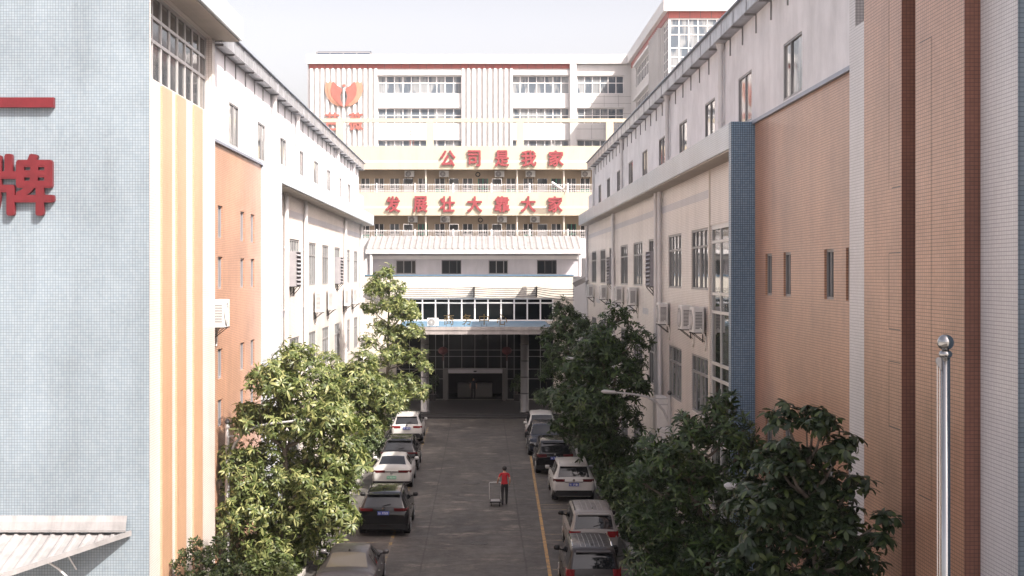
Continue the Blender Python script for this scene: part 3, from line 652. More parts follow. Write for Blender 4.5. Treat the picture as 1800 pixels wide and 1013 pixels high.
# ------------------------------------------------------------------ yellow dormitory behind
YD = 112.0; db = thing('dormitory', 'cream yellow gallery block with red slogan letters and railed corridors', 'building', (0, 114, 0))
dx0, dx1 = -14.0, 13.0; YB = YD + 1.8
for z0, z1, st in ((18.68, 20.6, 19.25), (14.9, 16.8, 15.5)):
    m = MB(); m.box(dx0, dx1, YD, YD + 0.18, z0, z1); m.build('balcony_parapet', 'dorm_yellow', db)
    m = MB(); m.box(dx0, dx1, YD - 0.004, YD, st, st + 0.17); m.build('stripe', 'dorm_stripe', db)
m = MB(); m.box(dx0, dx1, YD, YD + 0.18, 11.4, 13.02); m.build('balcony_parapet', 'white_panel', db)
for z in (18.9, 15.35, 11.5):
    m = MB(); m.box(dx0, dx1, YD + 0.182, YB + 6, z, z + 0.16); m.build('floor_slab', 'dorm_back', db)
ops = [(657.8, 675), (685, 702), (709, 726), (734.7, 751.8), (764, 782), (789.5, 806), (813, 831), (840, 858), (865, 882), (889.6, 906.6), (919.5, 937), (945, 962), (969, 986.6), (996, 1013), (1020, 1037), (634, 650)]
fb = on_front(YB); holes = []
for z in (18.06, 14.27):
    for a, c in ops: holes.append((px(a, 0, YB)[0], px(c, 0, YB)[0], z - 2.45, z))
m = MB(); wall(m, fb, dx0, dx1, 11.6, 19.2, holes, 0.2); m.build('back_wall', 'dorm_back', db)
for i, (a, c, z0, z1) in enumerate(holes):
    ty = (i * 7 + i // 16) % 5
    m = MB(); m.abox(fb, a, c, z1 - 0.62, z1, 0.13, 0.16); m.abox(fb, a, c, z0, z0 + 0.9, 0.14, 0.16)
    if i % 16 in (2, 5, 8, 11):   # room window over tiled panel
        m = MB(); m.abox(fb, a, c, z0, z1 - 0.6, 0.1, 0.18); o = m.build('window', 'white_panel', db)
        m = MB(); m.abox(fb, a + 0.03, c - 0.03, z1 - 0.57, z1 - 0.03, 0.12, 0.14); m.build('pane', 'glass_dorm', o)
    else:
        m = MB()
        for q in (a + 0.02, (a + c) / 2, c - 0.02): m.abox(fb, q - 0.03, q + 0.03, z0, z1, 0.09, 0.16)
        m.abox(fb, a, c, z1 - 0.86, z1 - 0.80, 0.085, 0.17); m.abox(fb, a, c, z1 - 1.5, z1 - 1.44, 0.085, 0.17)
        o = m.build('door', 'frame_white' if ty < 4 else 'door_green', db)
        m = MB(); m.quad(fb(a, z0, 0.15), fb(c, z0, 0.15), fb(c, z1 - 0.83, 0.15), fb(a, z1 - 0.83, 0.15)); m.build('door_leaf', ('pvc', 'interior_dark', 'louver_grey', 'door_green', 'interior_dark')[ty], o)
        m = MB(); m.quad(fb(a, z1 - 0.83, 0.152), fb(c, z1 - 0.83, 0.152), fb(c, z1, 0.152), fb(a, z1, 0.152)); m.build('pane', 'glass_dorm', o)
for z in (16.8, 13.02):
    m = MB(); x = dx0
    while x < dx1: m.box(x - 0.011, x + 0.011, YD + 0.07, YD + 0.10, z, z + 0.72); x += 0.142
    x = -11.72
    while x < dx1: m.box(x - 0.04, x + 0.04, YD + 0.06, YD + 0.12, z, z + 0.78); x += 3.14
    m.box(dx0, dx1, YD + 0.075, YD + 0.095, z + 0.60, z + 0.64); m.box(dx0, dx1, YD + 0.075, YD + 0.095, z + 0.1, z + 0.14); m.build('railing', 'pvc', db)
for x, z0, z1 in ((909, 11.6, 18.9), (991.5, 11.6, 18.9), (748, 11.6, 18.9)):
    X = px(x, 0, YD)[0]; m = MB(); m.tube([(X, YD + 0.4, z0), (X, YD + 0.4, z1)], 0.07, 8); m.build('drain_pipe', 'dorm_stripe', db)
m = MB(); m.box(dx0, dx1, YD + 0.18, YD + 12, 19.9, 20.0); m.build('roof', 'concrete', db)
m = MB(); m.box(-13.3, 12.4, YD + 0.2, YD + 0.55, 22.58, 22.88); pg = m.build('pergola_beam', 'dorm_yellow', db)
for x in (596.5, 755.5, 914.5, 1072.5):
    X = px(x, 0, YD)[0]; m = MB(); m.box(X - 0.3, X + 0.3, YD + 0.19, YD + 0.54, 20.0, 22.576); m.build('pergola_post', 'dorm_yellow', db)
    m = MB(); m.box(X - 0.3, X + 0.3, YD - 0.06, YD - 0.002, 11.5, 11.55); 
top_row = [('公', 773.5, 801, 'red roof-shaped slogan letter, first on the upper yellow parapet'), ('司', 822, 845, 'peeling red slogan letter with white patches on upper yellow parapet'), ('是', 870, 895, 'red slogan letter with a box over slanting strokes on upper parapet'),
           ('我', 916, 943, 'red slogan letter with long slanting hook on the upper parapet'), ('家', 964, 991, 'red roof-topped slogan letter, last on the upper yellow parapet')]
low_row = [('发', 677.5, 704, 'red slogan letter with splayed legs, first on the lower yellow parapet'), ('展', 726, 752, 'boxed-top red slogan letter, second on the lower yellow parapet'), ('壮', 773, 800, 'red slogan letter with two uprights, third on the lower yellow parapet'),
           ('大', 821, 848, 'red three-stroke slogan letter, middle one on lower parapet'), ('靠', 869, 896, 'densest red slogan letter of many bars on the lower parapet'), ('大', 915, 942, 'red three-stroke slogan letter, beside the last one on lower parapet'), ('家', 963, 989, 'red roof-topped slogan letter, last on the lower yellow parapet')]
for row, y0, y1 in ((top_row, 264.5, 293), (low_row, 345, 373.5)):
    for ch, x0, x1, lab in row: sign(ch, x0, x1, y0, y1, YD - 0.03, 0.1, 'slogan_red', lab, 'slogan letter', 'red letters on the yellow parapets', 0.032, 0.05)
for x, z, lab in ((840, 18.3, 'black coil of hose hanging under the upper corridor ceiling'), (844.5, 14.55, 'black coil of hose hanging under the lower corridor ceiling')):
    X = px(x, 0, 112.5)[0]; m = MB(); m.tube([(X + 0.17 * math.cos(t), 112.5 + 0.03 * math.sin(3 * t), z + 0.17 * math.sin(t)) for t in [2 * math.pi * i / 20 for i in range(21)]], 0.045, 6)
    m.tube([(X, 112.5, z + 0.2), (X, 112.5, z + 0.6)], 0.01, 4); tag(m.build('hose_coil', 'rubber'), lab, 'hose coil', 'hose coils in the corridors')
X0, Z0 = px(969, 321, 110.8); X1, Z1 = px(987.5, 333, 110.8)
t = thing('floodlight', 'tilted white tube lamp on arm beside right corridor pipe', 'lamp', (X1, 111.4, Z1))
m = MB(); m.tube([(X0, 110.6, Z0), (X0 + 0.04, 110.6, Z0 - 0.02), (X1, 110.9, Z1)], [0.08, 0.12, 0.14], 10); m.build('lamp_head', 'lamp_white', t, True)
m = MB(); m.tube([(X1, 110.9, Z1), (X1 + 0.3, 111.6, Z1 - 0.25), (X1 + 0.3, 112.05, Z1 - 0.3)], 0.03, 6); m.build('arm', 'frame_dark', t)
for x, yt, lab in ((721, 226, 'thin red framed aerial on the yellow block roof near left windows'), (969, 231, 'thin forked aerial on the yellow block roof near right windows')):
    X, Zt = px(x, yt, 116.0); m = MB(); m.tube([(X, 116, 20), (X, 116, Zt)], 0.025, 5)
    for q, (dz, hw) in enumerate(((0, 0.45), (-0.25, 0.35), (-0.5, 0.5))): m.tube([(X - hw, 116, Zt + dz), (X + hw * 0.8, 116, Zt + dz)], 0.016, 5)
    m.tube([(X + 0.3, 116, Zt), (X + 0.3, 116, 20)], 0.014, 5)
    tag(m.build('aerial', 'logo_red' if x < 800 else 'pvc'), lab, 'aerial', 'aerials on the roof')

# ------------------------------------------------------------------ far white office block
YF = 160.0; fbk = thing('office_block', 'far white office block with red band, vertical fins and projecting glazed end', 'building', (0, 165, 0))
Zf = lambda y: 10 + (484 - y) / 15.0
Xf = lambda x: (x - 846) / 15.0
ff = on_front(YF)
bands = [(Zf(165), Zf(133)), (Zf(218), Zf(190)), (Zf(275), Zf(246)), (Zf(332), Zf(303))]
groups = [(Xf(663.5), Xf(812)), (Xf(900), Xf(1001)), (Xf(1014), Xf(1097))]
holes = [(a, c, z0, z1) for a, c in groups for z0, z1 in bands]
m = MB(); wall(m, ff, Xf(541), 17.6, 0, 34.7, holes, 0.35); m.quad((Xf(541), YF, 0), (Xf(541), YF + 18, 0), (Xf(541), YF + 18, 34.7), (Xf(541), YF, 34.7)); m.build('front_wall', 'cladding', fbk)
for gi, (a, c) in enumerate(groups):
    n = (10, 7, 6)[gi]
    for z0, z1 in bands: window(ff, a, c, z0, z1, fbk, vs=[a + (c - a) * i / n for i in range(1, n)], hs=(z1 - 0.85,), frame='frame_white', pane='glass_far', depth=0.35, bar=0.10, name='window_band')
m = MB(); m.box(Xf(539.5), Xf(1112), YF - 0.55, YF + 0.5, Zf(113), Zf(97)); m.build('parapet', 'white_panel', fbk)
m = MB(); m.box(Xf(543), Xf(1001), YF - 0.12, YF - 0.002, Zf(121), Zf(113)); m.m = 1
for i in range(31): xx = Xf(543) + (Xf(1001) - Xf(543)) * i / 31; m.box(xx - 0.02, xx + 0.02, YF - 0.125, YF - 0.12, Zf(121), Zf(113))
m.build('red_band', ['red_band', 'frame_dark'], fbk)
m = MB()
for zz in (Zf(170), Zf(200), Zf(182), Zf(227)):
    m.box(Xf(1001), Xf(1110), YF - 0.006, YF - 0.001, zz - 0.02, zz + 0.02)
for xx in (1062, 1087, 1040): m.box(Xf(xx) - 0.02, Xf(xx) + 0.02, YF - 0.006, YF - 0.001, Zf(188), Zf(167)); m.box(Xf(xx) - 0.02, Xf(xx) + 0.02, YF - 0.006, YF - 0.001, Zf(245), Zf(220))
m.build('panel_joint', 'frame_grey', fbk)
m = MB(); m.box(Xf(1001.5), Xf(1013), YF - 0.5, YF - 0.001, 10, Zf(113)); m.build('pier', 'cladding', fbk)
for a, c in groups[:2]:
    m = MB(); m.box(a, c, YF - 0.2, YF - 0.001, Zf(132.5), Zf(124.5)); m.build('blind_box', 'white_panel', fbk)
for x0, x1 in ((548, 661), (814, 899)):
    n = round((x1 - x0) / 9.45)
    for i in range(n + 1):
        xx = Xf(x0 + (x1 - x0) * i / n); m = MB(); m.box(xx - 0.15, xx + 0.15, YF - 0.30, YF - 0.001, 12, Zf(121) - 0.01); m.build('fin', 'white_panel', fbk)
m = MB(); m.box(Xf(541), 17.6, YF + 0.01, YF + 18, 34.6, 34.7); m.build('roof', 'concrete', fbk)
# projecting end with its front at Y=128
YP = 128.0; XP = 17.55; Zp = lambda y: 10 + (484 - y) / 18.75; fp = on_front(YP); fs = on_right(XP)
prow = [(34.0, 33.4, 32.56, 31.3, 30.5, 29.7)]; hz = [33.4, 32.56, 31.3, 30.45, 29.6, 28.8, 27.55, 26.7, 25.9, 25.05, 23.8, 22.9]
m = MB(); wall(m, fp, XP, 44.0, 0, 35.0, [(XP + 0.12, 34.0, 22.0, 34.05)], 0.1)
sh = [(128.12, 132.4, 22.0, 34.05)] + [(140.9, 155.0, z0, z1 + 0.1) for z0, z1 in bands]
wall(m, fs, YP, YF, 0, 35.0, sh, 0.2); m.build('end_wall', 'cladding', fbk)
window(fp, XP + 0.12, 34.0, 22.0, 34.05, fbk, vs=[XP + 0.12 + 0.885 * i for i in range(1, 18)], hs=hz, frame='frame_white', pane='glass_far', depth=0.1, bar=0.09, name='corner_glazing')
window(fs, 128.12, 132.4, 22.0, 34.05, fbk, vs=[129.2, 130.3, 131.3], hs=hz, frame='frame_white', pane='glass_far', depth=0.2, bar=0.09, name='corner_glazing')
for z0, z1 in bands: window(fs, 140.9, 155.0, z0, z1 + 0.1, fbk, vs=[140.9 + 1.41 * i for i in range(1, 10)], hs=(z1 - 0.8,), frame='frame_white', pane='glass_far', depth=0.2, bar=0.10, name='window_band')
m = MB(); m.box(XP - 0.5, 46, YP - 0.5, YP + 0.3, 34.72, 35.85); m.box(XP - 0.5, XP + 0.3, YP + 0.3, YF - 0.56, 34.72, 35.85); m.build('parapet', 'white_panel', fbk)
m = MB(); m.box(XP - 0.1, 44, YP - 0.1, YP - 0.001, 34.10, 34.72); m.box(XP - 0.1, XP - 0.001, YP - 0.001, YF - 1, 34.10, 34.72); m.m = 1
for i in range(26): xx = XP + 1.0 * i; m.box(xx - 0.02, xx + 0.02, YP - 0.105, YP - 0.1, 34.1, 34.72)
m.build('red_band', ['red_band', 'frame_dark'], fbk)
for i in range(8):
    yy = 133.2 + i * 1.0; m = MB(); m.box(XP - 0.35, XP - 0.001, yy - 0.09, yy + 0.09, 15, 34.09); m.build('fin', 'cladding', fbk)
m = MB()
for z0, z1 in bands: m.box(XP - 0.35, XP - 0.001, 140.9, 155.2, z1 + 0.12, z1 + 0.4)
m.build('window_hood', 'white_panel', fbk)
m = MB(); m.box(XP, 44, YP + 0.3, YF + 18, 34.9, 35.0); m.build('roof', 'concrete', fbk)
# emblem and two letters on the fins
em = thing('emblem', 'orange and red winged emblem on white vertical fins', 'emblem', (Xf(603.5), YF - 0.6, Zf(166)))
Em = lambda x, y: (Xf(550 + x / 7.79), Zf(130 + y / 7.79))
outer = [(190, 115), (212, 132), (238, 110), (262, 130), (285, 110), (335, 165), (385, 195), (406, 215), (398, 262), (380, 300), (384, 350), (400, 400), (415, 460), (330, 442), (245, 390), (195, 315), (170, 235), (172, 165)]
mid = [(238, 110), (262, 130), (285, 110), (335, 165), (385, 195), (406, 215), (398, 262), (380, 300), (384, 350), (400, 400), (414, 457), (340, 425), (260, 365), (222, 300), (208, 230), (215, 160)]
inner = [(285, 110), (335, 165), (385, 195), (406, 215), (398, 262), (380, 300), (384, 350), (400, 400), (413, 454), (360, 420), (300, 365), (262, 300), (250, 230), (262, 165)]
for mirror in (False, True):
    for pl, d, mt in ((outer, 0.0, 'logo_orange'), (mid, 0.05, 'logo_orange'), (inner, 0.10, 'logo_red')):
        pp = [(858 - x, y) if mirror else (x, y) for x, y in pl]; m = MB()
        m.prism(pp, lambda x, y: (Em(x, y)[0], YF - 0.34 - d, Em(x, y)[1]), lambda x, y: (Em(x, y)[0], YF - 0.44 - d, Em(x, y)[1])); m.build('wing_petal', mt, em)
m = MB(); c = Em(430, 168); m.lathe((c[0], YF - 0.5, c[1]), [(0.19, 0), (0.19, 0.12)], 16, 'y'); m.build('dot', 'logo_red', em)
m = MB(); pp = [(418, 200), (440, 200), (436, 330), (432, 455), (426, 455), (420, 330)]; m.prism(pp, lambda x, y: (Em(x, y)[0], YF - 0.34, Em(x, y)[1]), lambda x, y: (Em(x, y)[0], YF - 0.42, Em(x, y)[1])); m.build('stem', 'white_panel', em)
for ch, x0, x1, lab in (('芭', 571.5, 597, 'red office sign letter partly behind the pergola post, under emblem'), ('薇', 612.5, 638.5, 'dense red office sign letter under the emblem, clear of pergola posts')):
    sign(ch, x0, x1, 198, 229.5, YF - 0.36, 0.1, 'logo_red', lab, 'sign letter', 'red letters under the emblem', 0.03)
sp = thing('solar_panel', 'tilted solar panel row on the far office roof', 'solar panel', (Xf(604), 163, 34.7))
m = MB(); x0, x1 = Xf(557) * 1.02, Xf(651) * 1.02; m.add([(x0, 163, 36.2), (x1, 163, 36.2), (x1, 164.6, 37.0), (x0, 164.6, 37.0), (x0, 163, 36.15), (x1, 163, 36.15), (x1, 164.6, 36.95), (x0, 164.6, 36.95)], [(0, 1, 2, 3), (7, 6, 5, 4), (0, 4, 5, 1), (1, 5, 6, 2), (2, 6, 7, 3), (3, 7, 4, 0)]); m.build('panel', 'solar_cell', sp)
m = MB()
for i in range(5): xx = x0 + (x1 - x0) * i / 4; m.box(xx - 0.06, xx + 0.06, 162.9, 163.0, 34.7, 36.6); m.box(xx - 0.06, xx + 0.06, 164.5, 164.6, 34.7, 36.9)
m.box(x0, x1, 162.88, 162.9, 36.5, 36.68); m.build('rack', 'frame_grey', sp)
wt = thing('water_tank', 'rounded steel water tank on the far office roof', 'water tank', (Xf(963) * 1.02, 164, 34.7))
xx = Xf(963) * 1.02; m = MB(); m.lathe((xx, 164, 34.7), [(0.62, 0), (0.62, 1.0), (0.5, 1.3), (0.25, 1.5), (0.22, 1.62), (0.02, 1.66)], 18); m.build('tank_body', 'brushed', wt, True)
m = MB(); m.tube([(xx - 0.9, 164, 34.7), (xx - 0.9, 164, 35.9), (xx - 0.3, 164, 36.1)], 0.05, 6); m.build('pipe', 'pvc', wt)

# thin haze over the whole street
k = NT('haze_air'); k.t.nodes.remove(k.b); pv = k.n("VolumePrincipled"); pv.inputs['Color'].default_value = (0.95, 0.95, 1.0, 1); pv.inputs['Density'].default_value = 0.0002; pv.inputs['Anisotropy'].default_value = 0.2
k.l(pv.outputs[0], k.out.inputs['Volume']); MATS['haze_air'] = k.m
m = MB(); m.box(-90, 90, -60, 260, -1.1, 45); tag(m.build('haze', 'haze_air'), kind='stuff')
# ------------------------------------------------------------------ air conditioners
def make_ac(w_, d_, h_, fans, hose=True):
    t = thing('air_conditioner', 'x', 'air conditioner')
    m = MB(); m.rbox(-w_ / 2, w_ / 2, -d_ / 2, d_ / 2, 0.04, h_, 0.02); m.build('casing', 'ac_white', t, local=True)
    for i in range(fans):
        fx, fz, fr = (-0.12 * w_, h_ * (0.5 if fans == 1 else 0.27 + 0.47 * i), min(0.40 * w_, h_ / fans * 0.42))
        m = MB(); m.lathe((fx, -d_ / 2 - 0.012, fz), [(fr, 0), (fr, 0.011)], 20, 'y'); g_ = m.build('fan_opening', 'ac_dark', t, local=True)
        m = MB()
        for q in range(4): r_ = fr * (0.28 + 0.24 * q); m.tube([(fx + r_ * math.cos(a), -d_ / 2 - 0.02, fz + r_ * math.sin(a)) for a in [2 * math.pi * j / 16 for j in range(17)]], 0.008, 4)
        for q in range(6): a = math.pi * q / 6; m.tube([(fx - fr * math.cos(a), -d_ / 2 - 0.024, fz - fr * math.sin(a)), (fx + fr * math.cos(a), -d_ / 2 - 0.024, fz + fr * math.sin(a))], 0.006, 4)
        m.build('fan_guard', 'ac_white', g_, local=True)
    for xa in (-w_ / 2 - 0.004, w_ / 2):
        m = MB()
        for i in range(12): z = h_ * 0.18 + i * h_ * 0.055; m.box(xa, xa + 0.004, -d_ * 0.32, d_ * 0.32, z, z + h_ * 0.028)
        m.build('side_vent', 'ac_dark', t, local=True)
    bk = d_ / 2 + 0.09
    for xx in (-w_ * 0.34, w_ * 0.34):
        m = MB()
        m.box(xx - 0.02, xx + 0.02, -d_ / 2 - 0.03, bk, 0.0, 0.035); m.box(xx - 0.02, xx + 0.02, bk - 0.03, bk, -0.35, 0.0); m.tube([(xx, -d_ / 2 + 0.05, 0.0), (xx, bk - 0.02, -0.32)], 0.014, 5)
        m.build('bracket', 'iron', t, local=True)
    if hose:
        m = MB(); m.tube([(w_ / 2 + 0.01, 0.05, 0.2), (w_ / 2 + 0.09, 0.08, 0.1), (w_ / 2 + 0.07, bk - 0.03, -0.15), (w_ / 2 + 0.02, bk - 0.04, -0.5), (w_ / 2 - 0.1, bk - 0.03, -0.62)], 0.028, 6); m.build('hose', 'hose_white', t, local=True)
    return t
ac_one, ac_two, ac_small = make_ac(0.95, 0.38, 0.94, 1), make_ac(0.95, 0.36, 1.22, 2), make_ac(0.80, 0.30, 0.56, 1, False)
used = set()
def put_ac(proto, loc, rz, label, group):
    o = proto if proto not in used else copy_tree(proto)
    used.add(proto); o.location = loc; o.rotation_euler = (0, 0, rz); tag(o, label, None, group); return o
RG, LG, DG = 'air conditioners on the right wing', 'air conditioners on the left wing', 'air conditioners in the corridors'
xr, xl = 8.02 - 0.29, -8.87 + 0.28
for y, z, lab in ((49.0, 7.92, 'white air conditioner of the close pair beside the stair glazing, nearer the glazing'), (51.85, 7.92, 'white air conditioner of the close pair, on the side away from stair glazing'), (58.4, 7.88, 'lone white air conditioner in front of twin downpipes on cream wall'),
                  (70.1, 8.43, 'white air conditioner above treetop, nearest the grey louvre hood over dark bracket'), (77.1, 8.43, 'white air conditioner on the cream wall, second beyond louvre hood'), (86.7, 8.43, 'white air conditioner on the cream wall, third beyond louvre hood'), (97.0, 8.40, 'farthest white air conditioner on the shaded cream wall')):
    put_ac(ac_one, (xr, y, z), R(-90), lab, RG)
for y, z, lab in ((72.45, 8.0, 'tall white air conditioner nearest the big grey louvre hood on sunlit wall'), (78.5, 8.0, 'tall white air conditioner below the row between two louvre hoods, sunlit wall'), (87.7, 8.0, 'tall white air conditioner just beyond the second sunlit louvre hood'), (93.6, 8.0, 'farthest tall white air conditioner on sunlit wall beside the tall tree')):
    put_ac(ac_two, (xl, y, z), R(90), lab, LG)
put_ac(ac_one, (-8.87 + 0.29, 45.05, 8.26), R(90), 'white air conditioner on the sunlit orange wall beside yellow pilastered tower', LG)
for x, z, lab in ((719.5, 18.12, 'small air conditioner above the second door group, upper corridor, nearest left wing'), (780.3, 18.12, 'small air conditioner in upper corridor under first upper slogan letter'), (878, 18.12, 'small air conditioner in upper corridor under the boxed middle letter'),
                  (932.5, 18.12, 'small air conditioner in upper corridor under the hooked letter'), (1030.5, 18.12, 'small air conditioner in upper corridor against the right wing roof'),
                  (725.5, 14.35, 'small air conditioner in lower corridor under boxed second letter'), (782.5, 14.35, 'small air conditioner in lower corridor under the letter of two uprights'), (882.5, 14.35, 'small air conditioner in lower corridor under the densest letter'), (940.5, 14.35, 'small air conditioner in lower corridor beside pipes, under three-stroke letter')):
    put_ac(ac_small, (px(x, 0, 113.2)[0], 113.42, z), 0, lab, DG)
t = make_ac(0.78, 0.32, 0.58, 1, False); t.location = (-3.37, 95.0, 6.44); tag(t, 'white air conditioner standing on the entrance canopy beside bronze letters')

# ------------------------------------------------------------------ louvred cooler hoods in the windows
def make_hood(flip):
    """local frame: the wall plane is y=0, the front is -y"""
    t = thing('louvre_hood', 'x', 'louvre hood'); w_, d_, h_ = 1.65, 0.34, 1.62
    m = MB(); m.box(-w_ / 2, -w_ / 2 + 0.03, -d_, 0.1, 0, h_); m.box(w_ / 2 - 0.03, w_ / 2, -d_, 0.1, 0, h_); m.box(-w_ / 2 + 0.03, w_ / 2 - 0.03, -d_, 0.1, h_ - 0.03, h_); m.box(-w_ / 2 + 0.03, w_ / 2 - 0.03, -d_, 0.1, 0, 0.03); m.box(-w_ / 2 + 0.03, w_ / 2 - 0.03, 0.06, 0.1, 0.03, h_ - 0.03)
    m.build('casing', 'louver_grey', t, local=True)
    m = MB()
    for i in range(8):
        z = 0.06 + i * 0.19; m.add([(-w_ / 2 + 0.04, -d_ + 0.10, z + 0.15), (w_ / 2 - 0.04, -d_ + 0.10, z + 0.15), (w_ / 2 - 0.04, -d_ - 0.05, z + 0.02), (-w_ / 2 + 0.04, -d_ - 0.05, z + 0.02)], [(0, 1, 2, 3)])
    m.build('slat', 'ac_white' if flip else 'louver_grey', t, local=True)
    for xx in (-0.6, 0.6):
        m = MB(); m.tube([(xx, -d_, -0.02), (xx, 0.0, -0.02)], 0.02, 5); m.tube([(xx, -d_, -0.02), (xx, 0.0, -0.42)], 0.02, 5); m.tube([(xx, -0.02, -0.45), (xx, -0.02, 0)], 0.02, 5); m.build('bracket', 'iron', t, local=True)
    return t
h0 = make_hood(False)
for i, (x, y, rz, lab) in enumerate(((8.02, 63.0, R(-90), 'grey louvre hood beside the twin downpipes on shaded cream wall'), (8.02, 82.9, R(-90), 'grey louvre hood farther along the shaded cream wall'),
                                     (-8.87, 63.85, R(90), 'grey louvre hood nearest the pale corner pier on sunlit wall'), (-8.87, 83.6, R(90), 'grey louvre hood farther along the sunlit wall, above the air conditioners'))):
    o = h0 if i == 0 else copy_tree(h0); o.location = (x, y, 9.48); o.rotation_euler = (0, 0, rz); tag(o, lab, None, 'louvre hoods on the wings')

ub = thing('utility_box', 'tall pale cabinet on the cream wall beside the street lamp', 'cabinet', (7.7, 59.6, 2.4))
m = MB(); m.rbox(7.55, 8.015, 58.6, 60.0, 2.5, 4.75, 0.03); m.build('cabinet_body', 'ac_white', ub)
m = MB(); m.box(7.535, 7.549, 58.7, 59.9, 2.6, 4.65); m.build('door', 'ac_white', ub)
m = MB(); m.box(7.55, 8.01, 57.6, 58.3, 2.6, 3.5); m.build('junction_box', 'pvc', ub)

# ------------------------------------------------------------------ street lamps, flagpole
def make_lamp():
    t = thing('street_lamp', 'x', 'street lamp')
    m = MB(); m.lathe((0, 0, 0), [(0.14, 0), (0.14, 0.25), (0.085, 0.3), (0.075, 5.0)], 12); m.build('pole', 'lamp_white', t, local=True)
    m = MB(); m.lathe((0, 0, 5.0), [(0.05, 0), (0.09, 0.05), (0.10, 0.1), (0.06, 0.17), (0.01, 0.19)], 12); m.build('finial', 'frame_dark', t, True, local=True)
    m = MB(); m.tube([(0.05, 0, 3.9), (0.25, 0, 4.35), (0.55, 0, 4.7), (0.95, 0, 4.92), (1.5, 0, 5.03), (2.35, 0, 5.12)], [0.05, 0.05, 0.045, 0.045, 0.04, 0.035], 8)
    m.tube([(0.05, 0, 4.6), (0.45, 0, 4.6)], 0.03, 6); m.tube([(0.05, 0, 4.85), (0.78, 0, 4.85)], 0.03, 6); m.build('arm', 'lamp_white', t, local=True)
    m = MB(); m.tube([(2.2, 0, 5.09), (2.3, 0, 5.11), (2.75, 0, 5.14), (2.85, 0, 5.15)], [0.04, 0.075, 0.085, 0.03], 8); m.build('lamp_head', 'lamp_white', t, True, local=True); return t
l0 = make_lamp()
for i, (x, y, rz, lab) in enumerate(((-8.52, 45.8, 0, 'white street lamp by the sunlit orange wall, arm reaching into mango tree'), (7.86, 57.0, R(180), 'white street lamp by the cream wall and pale cabinet'), (7.88, 31.5, R(180), 'white street lamp whose head shows through the trees by the orange wall'),
                                     (7.8, 80.0, R(180), 'white street lamp mostly hidden in the dark trees beside parked cars'))):
    o = l0 if i == 0 else copy_tree(l0); o.location = (x, y, 0); o.rotation_euler = (0, 0, rz); o.scale = (0.8 if i == 2 else 1, 1, 1); tag(o, lab, None, 'street lamps along the planting beds')
fx, fy = px(1662, 0, 14.1)[0], 14.1
t = thing('flagpole', 'polished steel flagpole topped by a ball before the shaded tower', 'flagpole', (fx, fy, 0))
m = MB(); m.lathe((fx, fy, 0), [(0.054, 0), (0.05, 6.0), (0.048, 9.16)], 24); o = m.build('pole', 'steel', t, True)
m = MB(); m.lathe((fx, fy, 9.16), [(0.052, -0.01), (0.066, 0.01), (0.07, 0.03), (0.055, 0.055), (0.028, 0.07)], 24); m.build('collar', 'steel', t, True)
m = MB(); m.lathe((fx, fy, 9.306), [(0.002, -0.084)] + [(0.084 * math.sin(R(a)), -0.084 * math.cos(R(a))) for a in range(12, 169, 12)] + [(0.002, 0.084)], 28); m.build('ball', 'steel', t, True)
m = MB(); pl = [(-0.045, 9.15), (-0.075, 9.155), (-0.098, 9.135), (-0.10, 9.10), (-0.085, 9.07), (-0.05, 9.02), (-0.043, 9.02)]
m.prism(pl, lambda x, z: (fx + x, fy - 0.012, z), lambda x, z: (fx + x, fy + 0.012, z)); m.build('pulley', 'brushed', t)
for dx in (-0.085, -0.062):
    m = MB(); m.tube([(fx + dx, fy, 1.2), (fx + dx + 0.004, fy, 5), (fx + dx, fy, 9.09)], 0.005, 5); m.build('rope', 'hose_white', t)

# ------------------------------------------------------------------ cars
PROF = {
 'suv': dict(L=4.7, H=1.68, st=[(-.5, .42, .80, .82, .82, .66), (-.496, .30, .94, .98, .92, .76), (-.482, .25, 1.02, 1.08, .97, .79), (-.405, .22, 1.06, 1.56, 1.0, .69), (-.36, .21, 1.05, 1.63, 1.0, .69), (-.15, .20, 1.03, 1.68, 1.0, .71), (.06, .20, 1.01, 1.65, 1.0, .71), (.14, .20, 1.0, 1.57, 1.0, .70), (.285, .20, 1.0, 1.07, 1.0, .80), (.40, .21, .93, 1.0, .98, .78), (.465, .25, .80, .89, .92, .72), (.49, .30, .66, .74, .84, .64), (.5, .38, .58, .62, .76, .58)]),
 'sedan': dict(L=4.75, H=1.46, st=[(-.5, .42, .76, .79, .82, .68), (-.494, .30, .92, .97, .92, .78), (-.47, .24, .97, 1.05, .97, .78), (-.39, .21, .97, 1.09, 1.0, .74), (-.21, .20, .96, 1.41, 1.0, .61), (-.05, .19, .95, 1.46, 1.0, .63), (.06, .19, .94, 1.43, 1.0, .62), (.11, .19, .93, 1.38, 1.0, .61), (.27, .19, .92, .99, 1.0, .76), (.40, .20, .84, .92, .98, .75), (.465, .24, .72, .80, .92, .70), (.49, .30, .60, .66, .84, .62), (.5, .36, .52, .56, .76, .58)]),
 'van': dict(L=4.5, H=1.73, st=[(-.5, .40, .84, .86, .88, .78), (-.497, .28, .98, 1.02, .95, .82), (-.488, .24, 1.03, 1.09, .98, .82), (-.445, .22, 1.05, 1.60, 1.0, .75), (-.41, .21, 1.05, 1.68, 1.0, .76), (-.15, .20, 1.04, 1.73, 1.0, .77), (.10, .20, 1.02, 1.70, 1.0, .76), (.18, .20, 1.0, 1.62, 1.0, .75), (.33, .20, .98, 1.06, 1.0, .80), (.42, .21, .90, .97, .98, .78), (.47, .25, .78, .86, .92, .72), (.492, .30, .64, .70, .84, .64), (.5, .38, .56, .60, .76, .58)]),
}
